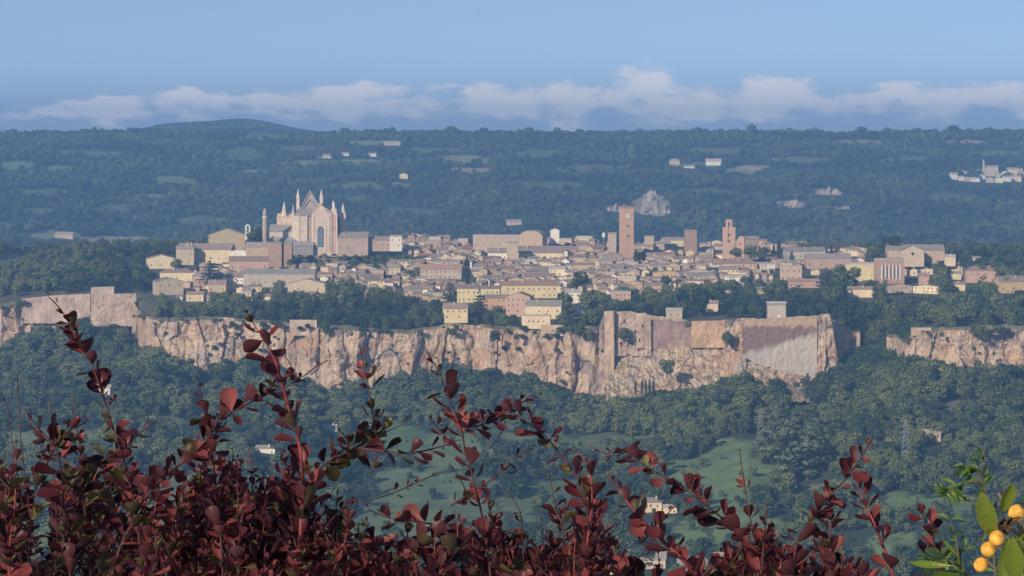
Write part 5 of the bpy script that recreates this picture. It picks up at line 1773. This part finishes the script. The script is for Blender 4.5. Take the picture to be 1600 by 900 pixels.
# ------------------------------------------------------------------ foreground plants
def leaf_material(name, c1, c2, c3, rough=0.58, trans=0.25, veins=0.0, under=None):
    m = bpy.data.materials.new(name)
    m.use_nodes = True
    t = m.node_tree; L = t.links.new
    b = t.nodes['Principled BSDF']
    b.inputs['Roughness'].default_value = rough
    b.inputs['Specular IOR Level'].default_value = 0.22
    oi = N(t, 'ShaderNodeObjectInfo'); ge = N(t, 'ShaderNodeNewGeometry')
    r = MA(t, 'FRACT', MA(t, 'ADD', ge.outputs['Random Per Island'], oi.outputs['Random']))
    ramp = N(t, 'ShaderNodeValToRGB')
    cr = ramp.color_ramp
    cr.elements[0].color = (*c1, 1); cr.elements[1].color = (*c3, 1)
    e = cr.elements.new(.5); e.color = (*c2, 1)
    L(r, ramp.inputs[0])
    tc = N(t, 'ShaderNodeTexCoord')
    nn = N(t, 'ShaderNodeTexNoise'); nn.inputs['Scale'].default_value = 3.0 if veins else 110; nn.inputs['Detail'].default_value = 6
    L(tc.outputs['Object'], nn.inputs['Vector'])
    k = MA(t, 'MULTIPLY_ADD', nn.outputs[0], 1.8, .1)
    vm = N(t, 'ShaderNodeVectorMath', operation='SCALE'); L(ramp.outputs[0], vm.inputs[0]); L(k, vm.inputs['Scale'])
    L(vm.outputs[0], b.inputs['Base Color'])
    if under:
        um = N(t, 'ShaderNodeMix', data_type='RGBA')
        L(ge.outputs['Backfacing'], um.inputs[0]); L(vm.outputs[0], um.inputs[6])
        uc = N(t, 'ShaderNodeVectorMath', operation='SCALE'); uc.inputs[0].default_value = under; L(k, uc.inputs['Scale'])
        L(uc.outputs[0], um.inputs[7]); L(um.outputs[2], b.inputs['Base Color'])
    tr = N(t, 'ShaderNodeBsdfTranslucent'); L(vm.outputs[0], tr.inputs[0])
    mx = N(t, 'ShaderNodeMixShader'); mx.inputs[0].default_value = trans
    L(b.outputs[0], mx.inputs[1]); L(tr.outputs[0], mx.inputs[2])
    L(mx.outputs[0], t.nodes['Material Output'].inputs[0])
    return m


M_RED = leaf_material('barberry_leaf', (0.026, 0.009, 0.013), (0.098, 0.020, 0.026), (0.26, 0.070, 0.066), .42, .25, under=(0.085, 0.028, 0.032))
M_OLIVE = leaf_material('barberry_leaf_olive', (0.022, 0.018, 0.010), (0.06, 0.045, 0.020), (0.19, 0.165, 0.065), .42, .3, under=(0.08, 0.06, 0.03))
M_STEM = surf('barberry_stem', (0.22, 0.045, 0.042), .3, 40, .6)
M_STEMD = surf('barberry_twig', (0.075, 0.028, 0.030), .3, 40, .7)


def leaf_geo(width, fold, curl, seed=0, stations=None, wav=0.0):
    """unit-length leaf along +Y, face up +Z: verts, faces"""
    st = stations or [(0, .02), (.10, .05), (.24, .17), (.42, .30), (.60, .385), (.76, .39), (.89, .28), (.97, .13), (1.0, .02)]
    rnd = random.Random(seed)
    vs = []; n = len(st)
    for t, w in st:
        w = w * width / .78
        a = curl * t
        if abs(curl) > 1e-3:
            yy = math.sin(a) / curl; zz = (1 - math.cos(a)) / curl
        else:
            yy, zz = t, 0
        k = fold * w
        wv = wav * math.sin(t * 12 + seed)
        vs += [(-w, yy, zz + k + wv), (-w * .5, yy, zz + k * .32), (0, yy, zz), (w * .5, yy, zz + k * .32), (w, yy, zz + k - wv)]
    fs = []
    for i in range(n - 1):
        for j in range(4):
            a = i * 5 + j
            fs.append((a, a + 1, a + 6, a + 5))
    return vs, fs


LEAF_VARS = [leaf_geo(w, f, c, i) for i, (w, f, c) in enumerate(((.70, .35, .5), (.62, .55, .9), (.78, .25, -.3), (.66, .7, .3), (.58, .4, 1.2), (.74, .5, .7)))]


def leaf_mesh(name, geo, material):
    m = MB(); m.add(*geo)
    return m.mesh(name, material, True)


def leaf_matrix(pos, direction, normal, size):
    y = direction.normalized()
    z = (normal - y * normal.dot(y))
    if z.length < 1e-4:
        z = y.orthogonal()
    z.normalize()
    x = y.cross(z)
    m = Matrix((x, y, z)).transposed().to_4x4()
    return Matrix.Translation(pos) @ m @ Matrix.Diagonal((size, size, size, 1))


def catmull(pts, sub=5):
    out = []
    n = len(pts)
    for i in range(n - 1):
        p0 = pts[max(0, i - 1)]; p1 = pts[i]; p2 = pts[i + 1]; p3 = pts[min(n - 1, i + 2)]
        for k in range(sub):
            t = k / sub
            out.append(0.5 * ((2 * p1) + (p2 - p0) * t + (2 * p0 - 5 * p1 + 4 * p2 - p3) * t * t + (3 * p1 - p0 - 3 * p2 + p3) * t ** 3))
    out.append(pts[-1])
    return out


# hand-placed shoots: (depth, thick px at base, leaf px, density, polyline tip -> base)
SHOOTS = [
    (2.95, 4, 30, 1.0, [(76, 464), (92, 480), (105, 500), (122, 535), (140, 563), (155, 600), (168, 640), (180, 680), (200, 740), (215, 820), (225, 920)]),
    (3.05, 3, 24, .8, [(116, 618), (118, 660), (125, 700), (130, 760), (140, 900)]),
    (3.1, 1.6, 6, .25, [(27, 586), (29, 620), (31, 660), (36, 720), (60, 900)]),
    (3.12, 1.6, 6, .2, [(0, 612), (12, 640), (20, 700), (30, 860)]),
    (3.1, 1.5, 6, .2, [(78, 625), (82, 660), (84, 710), (90, 860)]),
    (2.90, 6, 34, .85, [(386, 488), (400, 512), (413, 530), (424, 552), (433, 572), (440, 596), (452, 640), (462, 670), (470, 710), (474, 760), (470, 820), (466, 920)]),
    (2.90, 2, 16, .9, [(512, 563), (495, 572), (478, 585), (445, 606)]),
    (2.95, 4, 32, 1.1, [(450, 585), (428, 610), (400, 625), (370, 640), (345, 660), (320, 690), (290, 720), (262, 740), (225, 780)]),
    (2.98, 4, 32, 1.1, [(312, 606), (318, 640), (322, 665), (330, 700), (338, 760), (345, 840), (350, 930)]),
    (2.95, 3, 26, 1.0, [(352, 615), (345, 640), (338, 670), (335, 720)]),
    (3.00, 3, 24, .7, [(562, 540), (566, 562), (571, 585), (577, 612), (580, 632), (584, 660), (590, 700), (580, 740)]),
    (2.93, 4, 30, .85, [(666, 550), (680, 572), (692, 596), (700, 618), (712, 646), (722, 672), (726, 700), (735, 730), (742, 760), (752, 800), (760, 850), (770, 930)]),
    (2.97, 3, 26, 1.0, [(842, 620), (815, 628), (795, 640), (770, 655), (748, 665), (720, 668)]),
    (2.97, 4, 32, 1.15, [(765, 645), (800, 645), (820, 658), (845, 675), (868, 700), (890, 728), (908, 762), (920, 800), (935, 850), (950, 930)]),
    (2.96, 4, 28, .9, [(672, 655), (700, 690), (680, 700), (640, 708), (600, 705), (560, 700)]),
    (3.02, 3, 32, 1.0, [(925, 700), (960, 712), (985, 705), (1000, 722), (1025, 738), (1050, 752), (1080, 772), (1110, 795), (1140, 820), (1165, 850), (1180, 920)]),
    (2.90, 7, 34, 1.1, [(950, 738), (966, 765), (985, 790), (1005, 815), (1030, 840), (1060, 868), (1085, 900), (1100, 940)]),
    (3.02, 3, 22, .5, [(1156, 708), (1160, 735), (1165, 765), (1170, 800), (1180, 850), (1190, 920)]),
    (2.95, 4, 32, 1.2, [(1364, 682), (1352, 705), (1335, 730), (1318, 752), (1298, 772), (1280, 795), (1262, 820), (1245, 850), (1235, 920)]),
    (2.96, 6, 34, .9, [(1338, 730), (1342, 762), (1352, 790), (1365, 815), (1378, 850), (1392, 885), (1400, 930)]),
    (2.94, 4, 34, 1.3, [(1432, 782), (1442, 805), (1452, 830), (1462, 860), (1475, 920)]),
    (2.93, 4, 22, .35, [(1318, 822), (1316, 860), (1314, 930)]),
    (3.05, 2, 12, .5, [(690, 737), (660, 750), (620, 768), (585, 780), (550, 788), (520, 810), (490, 850)]),
    (3.00, 3, 18, .8, [(834, 700), (812, 712), (795, 728), (770, 748), (740, 768), (705, 790)]),
    (3.02, 3, 24, .7, [(858, 737), (862, 760), (868, 790), (880, 830), (895, 920)]),
    (3.02, 2, 16, .6, [(702, 725), (715, 742), (725, 760), (735, 785)]),
    (3.02, 2, 14, .6, [(795, 770), (812, 800), (816, 840), (820, 920)]),
    (2.98, 4, 32, 1.1, [(575, 795), (610, 810), (650, 815), (690, 825), (660, 850), (610, 880)]),
    (2.92, 5.5, 36, 1.1, [(905, 705), (922, 740), (925, 790), (918, 850), (915, 940)]),
    (3.0, 3, 26, .9, [(1075, 752), (1090, 772), (1110, 785)]),
    (3.0, 3, 22, .7, [(1055, 790), (1035, 812), (1020, 830), (1000, 850)]),
    (2.97, 4, 30, 1.0, [(1215, 700), (1200, 790), (1195, 830), (1190, 900)][1:]),
    (2.97, 4, 32, 1.0, [(1290, 760), (1300, 800), (1295, 850), (1290, 920)]),
    (2.96, 5, 34, 1.0, [(270, 735), (245, 770), (220, 800), (190, 850), (170, 920)]),
    (2.99, 4, 32, 1.1, [(240, 660), (215, 680), (190, 700), (150, 730), (120, 790)]),
    (2.99, 4, 34, 1.2, [(40, 640), (55, 665), (80, 690), (95, 730), (100, 800), (110, 900)]),
    (2.99, 4, 34, 1.2, [(135, 660), (110, 672), (90, 690), (70, 730)]),
    (3.02, 4, 30, 1.4, [(635, 660), (610, 672), (585, 680), (560, 690), (540, 700), (520, 716), (495, 740), (478, 790)]),
    (3.03, 4, 30, 1.5, [(600, 640), (585, 665), (570, 690), (545, 705)]),
    (3.03, 4, 30, 1.4, [(530, 672), (545, 690), (540, 710), (510, 735)]),
]
MASS = [(-40, 665), (30, 665), (100, 672), (180, 690), (235, 705), (268, 760), (300, 715), (335, 668), (380, 690), (430, 690), (475, 710), (505, 740), (545, 770), (565, 790), (600, 818), (670, 812), (720, 785), (760, 775), (800, 815), (850, 790), (890, 770), (940, 790), (985, 835), (1040, 862), (1100, 866), (1150, 838), (1195, 800), (1250, 815), (1290, 800), (1312, 840), (1335, 875), (1400, 872), (1440, 895), (1640, 905)]


def mass_top(px):
    for a, b in zip(MASS, MASS[1:]):
        if px <= b[0]:
            return lerp(a[1], b[1], (px - a[0]) / (b[0] - a[0]))
    return 905


def shrub():
    rnd = random.Random(5)
    root = empty('barberry_shrub', Vector((-0.1, 3.0, -1.65)), 'dark red-leaved barberry shrub filling the whole foreground', 'shrub')
    base = root.location
    meshes = {(o, i): leaf_mesh('leaf', g, M_OLIVE if o else M_RED) for i, g in enumerate(LEAF_VARS) for o in (0, 1)}
    leaves = []         # (branch, matrix, variant, olive, size px, depth)

    def olive_chance(px, py):
        v = .11
        if px < 210 and py > 640:
            v = .34
        elif 505 < px < 640 and 630 < py < 740:
            v = .75
        elif py > 780 and px < 700:
            v = .2
        return v

    def grow(branch, pts3, pts2, leaf_px, dens, depth, sparse):
        """set rosettes of leaves along a stem that runs tip -> base"""
        acc = 0.0
        total = 0.0
        for i in range(1, len(pts3)):
            total += (Vector(pts2[i]) - Vector(pts2[i - 1])).length
        run = 0.0; nxt = 0.0
        for i in range(1, len(pts3)):
            seg = (Vector(pts2[i]) - Vector(pts2[i - 1])).length
            tang = (pts3[i - 1] - pts3[i])
            if tang.length < 1e-7:
                continue
            tang.normalize()
            while nxt <= run + seg:
                t = (nxt - run) / max(seg, 1e-6)
                p = pts3[i - 1].lerp(pts3[i], t)
                q = (lerp(pts2[i - 1][0], pts2[i][0], t), lerp(pts2[i - 1][1], pts2[i][1], t))
                grow_f = min(1.12, .28 + nxt / 80.0)
                cnt = 1 if nxt < 25 else (2 if rnd.random() < .55 else 3)
                if rnd.random() < dens or nxt < 8:
                    a0 = rnd.uniform(0, 6.28)
                    for k in range(cnt):
                        a = a0 + k * 2.4 + rnd.uniform(-.5, .5)
                        u = tang.orthogonal().normalized(); v = tang.cross(u)
                        rad = u * math.cos(a) + v * math.sin(a)
                        open_ = rnd.uniform(.7, 1.7) if nxt > 25 else rnd.uniform(.2, .7)
                        dr = (tang * .38 + rad * open_ + Vector((0, 0, .06))).normalized()
                        jn = 1.25 if rnd.random() < .38 else .42
                        nr = (tang * .6 - rad * .3 + Vector((rnd.uniform(-.6, .6) * jn, rnd.uniform(-1.0, .45) * jn, .65))).normalized()
                        sz = leaf_px * grow_f * rnd.uniform(.5, 1.35) * depth / F
                        ol = rnd.random() < olive_chance(*q)
                        leaves.append((branch, leaf_matrix(p + rad * .0012, dr, nr, sz), rnd.randrange(len(LEAF_VARS)), ol, sz * F / depth, p.y, q))
                nxt += rnd.uniform(12, 22) if sparse else rnd.uniform(10, 19)
            run += seg

    def stem(pts2, depth, thick, leaf_px, dens, wob=.05, mat=None, sparse=True):
        ctrl = []
        n = len(pts2)
        for i, (px, py) in enumerate(pts2):
            dd = depth + wob * nz(px / 60, py / 60, depth) - .0 * i
            ctrl.append(P(px, py, dd))
        pts3 = catmull(ctrl, 5)
        p2 = [proj(p) for p in pts3]
        m = MB()
        L = len(pts3)
        rad = [max(.0006, thick * .5 * depth / F * (.25 + .75 * min(1, i / (L * .8)))) for i in range(L)]
        m.tube([p - base for p in pts3], rad, 6)
        # three-pronged thorns and buds at some nodes
        for i in range(3, L - 1, 4):
            if rnd.random() < .5:
                t = (pts3[i - 1] - pts3[i]).normalized()
                sd_ = t.orthogonal().normalized()
                sd_ = (sd_ * math.cos(i) + t.cross(sd_) * math.sin(i))
                ln = rnd.uniform(6, 13) * depth / F
                m.tube([pts3[i] - base, pts3[i] + (sd_ + t * .25).normalized() * ln - base], [.0006, .00015], 3)
        b = m.build('branch', mat or (M_STEM if thick > 5 else M_STEMD), root, smooth_=True)
        grow(b, pts3, p2, leaf_px, dens, depth, sparse)
        return b

    for depth, thick, leaf_px, dens, pl in SHOOTS:
        stem(pl, depth, thick, leaf_px * .90, dens)
    hand = len(leaves)
    # filler stems of the dense mass, rooted under the frame
    for i in range(285):
        px = rnd.uniform(-30, 600) if rnd.random() < .45 else rnd.uniform(560, 1440)
        top = mass_top(px) + abs(rnd.gauss(0, 1)) * (95 if px < 560 else 62) + 5
        if top > 930:
            continue
        bx = px + rnd.uniform(-80, 80)
        pl = [(px, top), (lerp(px, bx, .25) + rnd.uniform(-12, 12), lerp(top, 960, .35)), (lerp(px, bx, .6) + rnd.uniform(-14, 14), lerp(top, 960, .7)), (bx, 965)]
        stem(pl, rnd.uniform(2.88, 3.42), rnd.uniform(2.2, 5), rnd.uniform(20, 32) + (5 if px > 560 else 0), 1.0, mat=M_STEM if rnd.random() < .4 else M_STEMD, sparse=False)
    # the leaves that show largest are objects of their own
    order = list(range(len(leaves)))
    order.sort(key=lambda i: (0 if i < hand else 1, leaves[i][5] * .5 - leaves[i][4] / 60.0))
    vis = [i for i in order if -5 < leaves[i][6][0] < 1605 and leaves[i][6][1] < 905]
    single = set(vis[:300])
    rest = {0: MB(), 1: MB()}
    for i, (b, mw, var, ol, spx, dep, q) in enumerate(leaves):
        if i in single:
            o = bpy.data.objects.new('leaf', meshes[(1 if ol else 0, var)])
            COL.objects.link(o)
            o.parent = b
            o.matrix_parent_inverse = Matrix.Identity(4)
            o.matrix_basis = Matrix.Translation(-base) @ mw
        else:
            vs, fs = LEAF_VARS[var]
            rest[1 if ol else 0].add([(mw @ Vector(v)) - base for v in vs], fs)
    for k in (0, 1):
        o = rest[k].build('foliage', M_OLIVE if k else M_RED, root, smooth_=True, kind='stuff')
    # woody base down to the soil
    m = MB()
    for k in range(14):
        x = lerp(-.5, .45, k / 13) + rnd.uniform(-.03, .03)
        m.tube([Vector((x * .6, rnd.uniform(-.1, .1), 0)), Vector((x * .9, rnd.uniform(-.1, .15), .55)), Vector((x, rnd.uniform(-.1, .2), 1.12))], [.014, .010, .005], 6)
    m.build('stem_base', M_STEMD, root, smooth_=True)
    print('shrub leaves', len(leaves))


shrub()


def loquat():
    rnd = random.Random(9)
    M_FRUIT = leaf_material('loquat_skin', (0.64, 0.29, 0.04), (0.69, 0.34, 0.05), (0.74, 0.40, 0.075), .5, .05)
    M_LQ = leaf_material('loquat_leaf', (0.08, 0.125, 0.018), (0.15, 0.20, 0.028), (0.24, 0.275, 0.045), .3, .25)
    M_TW = surf('woolly_twig', (0.17, 0.125, 0.075), .3, 60, .95)
    M_CAL = surf('dry_calyx', (0.09, 0.055, 0.03), .3, 60, .95)
    root = empty('loquat_tree', Vector((.68, 2.62, -1.6)), 'green-leaved loquat branch with four orange fruits at the lower right corner', 'tree')
    base = root.location
    d = 2.62
    m = MB()
    for pl, r in (([(1640, 980), (1610, 900), (1600, 840), (1585, 800), (1572, 790), (1560, 770)], 5), ([(1600, 845), (1580, 828), (1565, 822)], 3.5), ([(1610, 900), (1575, 870), (1555, 850)], 3), ([(1612, 910), (1560, 890), (1540, 872)], 3), ([(1600, 850), (1592, 825), (1590, 806)], 3)):
        pts = [P(x, y, d + .01) - base for x, y in pl]
        if pl[0][0] > 1630:
            pts = [Vector((0.02, 0, 0)), Vector((.03, 0, .7))] + pts
        pts = catmull(pts, 4)
        m.tube(pts, [r * d / F * (1 - .5 * i / len(pts)) for i in range(len(pts))], 7)
    m.build('twig', M_TW, root, smooth_=True)
    for px, py, r, dd in ((1589, 802, 14.5, 2.60), (1558, 841, 13.3, 2.585), (1544.5, 858.5, 13.0, 2.59), (1533, 882.5, 12.2, 2.595)):
        m = MB()
        rr = r * .94 * dd / F
        n1, n2 = 12, 18
        vs = []; fs = []
        for j in range(n1 + 1):
            th = math.pi * j / n1
            for i in range(n2):
                ph = 2 * math.pi * i / n2
                vs.append((rr * math.sin(th) * math.cos(ph), rr * math.sin(th) * math.sin(ph), rr * 1.08 * math.cos(th) * (1 - .05 * (1 - math.sin(th)))))
        for j in range(n1):
            for i in range(n2):
                fs.append((j * n2 + i, (j + 1) * n2 + i, (j + 1) * n2 + (i + 1) % n2, j * n2 + (i + 1) % n2))
        m.add(vs, fs)
        f = m.build('fruit', M_FRUIT, root, smooth_=True, loc=P(px, py, dd) - base)
        f.rotation_euler = (R(rnd.uniform(30, 60)), R(rnd.uniform(-30, 30)), rnd.uniform(0, 6))
        c = MB()
        for k in range(5):
            a = k * 1.257
            c.add([(0, 0, rr * 1.02), (rr * .28 * math.cos(a - .35), rr * .28 * math.sin(a - .35), rr * 1.06), (rr * .38 * math.cos(a), rr * .38 * math.sin(a), rr * 1.10), (rr * .28 * math.cos(a + .35), rr * .28 * math.sin(a + .35), rr * 1.06)], [(0, 1, 2, 3)])
        c.build('calyx', M_CAL, f)
    # big ribbed leaves: base px, tip px, width ratio, tilt
    st = [(0, .015), (.06, .03), (.16, .09), (.30, .15), (.46, .20), (.62, .215), (.76, .19), (.88, .13), (.96, .06), (1, .01)]
    def ribbed(w, seed, curl):
        fine = []
        for a, b in zip(st, st[1:]):
            for q in range(3):
                fine.append((lerp(a[0], b[0], q / 3), lerp(a[1], b[1], q / 3)))
        fine.append(st[-1])
        vs, fs = leaf_geo(w, .32, curl, 0, fine)
        out = []
        for k, v in enumerate(vs):
            side = (-2, -1, 0, 1, 2)[k % 5]
            t = v[1]
            out.append((v[0], v[1], v[2] + .014 * math.sin((t * 12 - abs(side) * .35) * 6.28) * (1 if side else 0) * min(1, (1 - t) * 4)))
        return out, fs
    for i, (bx, by, tx, ty, w, dd, tl, cu) in enumerate(((1554, 846, 1533, 780, .95, 2.60, -.35, -.3), (1565, 806, 1579, 750, 1.15, 2.61, .3, .3), (1576, 836, 1562, 912, 1.15, 2.570, .25, .4), (1582, 838, 1588, 918, 1.05, 2.560, -.25, .3), (1586, 836, 1612, 872, .95, 2.575, .5, .5), (1592, 850, 1612, 912, .9, 2.565, -.4, .2),
                                                         (1593, 792, 1610, 748, .8, 2.63, .3, .3), (1580, 846, 1606, 834, .8, 2.60, .1, .5), (1556, 886, 1578, 918, .9, 2.62, .2, .2), (1545, 868, 1512, 905, .6, 2.64, .2, .4), (1540, 835, 1528, 850, .6, 2.64, .3, .5),
                                                         (1492, 884, 1424, 884, .55, 2.68, .5, .5), (1478, 872, 1432, 862, .7, 2.74, .3, .3), (1508, 892, 1450, 903, .6, 2.7, -.4, .4), (1500, 872, 1470, 848, .5, 2.72, .4, .5), (1462, 905, 1430, 872, .8, 2.76, -.2, .2))):
        a = P(bx, by, dd); b = P(tx, ty, dd - .012 + .03 * ((i % 3) - 1))
        ln = (b - a).length
        nrm = Vector((tl, -1, .35)).normalized()
        mm = MB(); mm.add(*ribbed(w * .56, i, cu))
        o = mm.build('leaf', M_LQ, root, smooth_=True)
        o.matrix_basis = Matrix.Translation(-base) @ leaf_matrix(a, b - a, nrm, ln)
    # dry flower stalks bristling between the fruits
    m = MB()
    for k in range(16):
        a = P(1572 + rnd.uniform(-10, 6), 826 + rnd.uniform(-8, 8), 2.595)
        b = P(1580 + rnd.uniform(-26, 16), 820 + rnd.uniform(-16, 14), 2.57)
        m.tube([a - base, (a + b) / 2 + Vector((0, -.004, .003)) - base, b - base], [.0016, .0013, .0006], 5)
    m.build('flower_stalk', M_CAL, root, smooth_=True)
    # rusty young leaf buds
    m = MB()
    for k in range(7):
        a = P(1556 + rnd.uniform(-4, 4), 800 + rnd.uniform(-5, 5), d); b = P(1548 + rnd.uniform(-10, 8), 782 + rnd.uniform(-4, 20), d - .01)
        vs, fs = leaf_geo(.4, .4, .6, k, st)
        mw = leaf_matrix(a, b - a, Vector((rnd.uniform(-1, 1), -1, 0)), (b - a).length)
        m.add([(mw @ Vector(v)) - base for v in vs], fs)
    m.build('young_leaf', M_TW, root, smooth_=True)
    # jasmine-like climber between shrub and loquat
    M_J = leaf_material('climber_leaf', (0.025, 0.06, 0.018), (0.055, 0.115, 0.025), (0.13, 0.21, 0.05), .3, .3)
    M_JT = surf('climber_twig', (0.10, 0.09, 0.05), .3, 60, .8)
    r2 = empty('climbing_plant', Vector((.42, 2.78, -1.6)), 'thin green climber with narrow leaves left of the loquat fruits', 'plant')
    b2 = r2.location
    d = 2.78
    m = MB()
    stems = [[(1560, 960), (1552, 860), (1545, 810), (1540, 770), (1532, 735), (1536, 705)], [(1545, 805), (1520, 785), (1495, 778), (1478, 770)], [(1538, 760), (1520, 752), (1500, 756), (1482, 765)], [(1540, 745), (1525, 732), (1508, 728)], [(1530, 940), (1505, 900), (1488, 880), (1470, 868)], [(1500, 895), (1495, 850), (1488, 820), (1480, 805)], [(1520, 920), (1500, 872), (1512, 855)], [(1505, 895), (1480, 880), (1450, 872)]]
    for pl in stems:
        pts = catmull([P(x, y, d + .02 * nz(x / 30, y / 30)) - b2 for x, y in pl], 4)
        if pl[0][1] > 955:
            pts = [Vector((.03, 0, 0))] + pts
        m.tube(pts, [max(.0005, .0016 * (1 - .75 * i / len(pts))) for i in range(len(pts))], 5)
    m.build('twig', M_JT, r2, smooth_=True)
    stj = [(0, .01), (.1, .04), (.3, .10), (.5, .12), (.7, .095), (.88, .04), (1, .004)]
    for pl in stems:
        n3 = catmull([P(x, y, d + .02 * nz(x / 30, y / 30)) for x, y in pl], 3)
        for i in range(2, len(n3)):
            if proj(n3[i])[1] > 905:
                continue
            if rnd.random() < .35:
                continue
            for k in range(2 if i < len(n3) - 2 else 4):
                p = n3[i]
                t = (n3[i] - n3[i - 1]).normalized()
                rad = Vector((rnd.uniform(-1, 1), rnd.uniform(-.6, .4), rnd.uniform(-.6, .8)))
                dr = (t * .6 + rad).normalized()
                ln = rnd.uniform(15, 31) * d / F
                mm = MB(); mm.add(*leaf_geo(.9, .5, -1.1 + rnd.uniform(-.5, .5), k, stj))
                o = mm.build('leaf', M_J, r2, smooth_=True)
                o.matrix_basis = Matrix.Translation(-b2) @ leaf_matrix(p, dr, Vector((rnd.uniform(-.6, .6), -.8, .7)), ln)


loquat()


# ------------------------------------------------------------------ air
def haze():
    m = MB(); m.box(-3650, 3650, -40, 10450, -420, 85)
    mat = bpy.data.materials.new('haze_air')
    mat.use_nodes = True
    t = mat.node_tree
    t.nodes.remove(t.nodes['Principled BSDF'])
    v = N(t, 'ShaderNodeVolumePrincipled')
    v.inputs['Color'].default_value = HAZE_COLOR
    v.inputs['Density'].default_value = HAZE_DENSITY
    v.inputs['Anisotropy'].default_value = 0.0
    t.links.new(v.outputs[0], t.nodes['Material Output'].inputs['Volume'])
    o = m.build('haze', mat, kind='stuff')
    return o


haze()
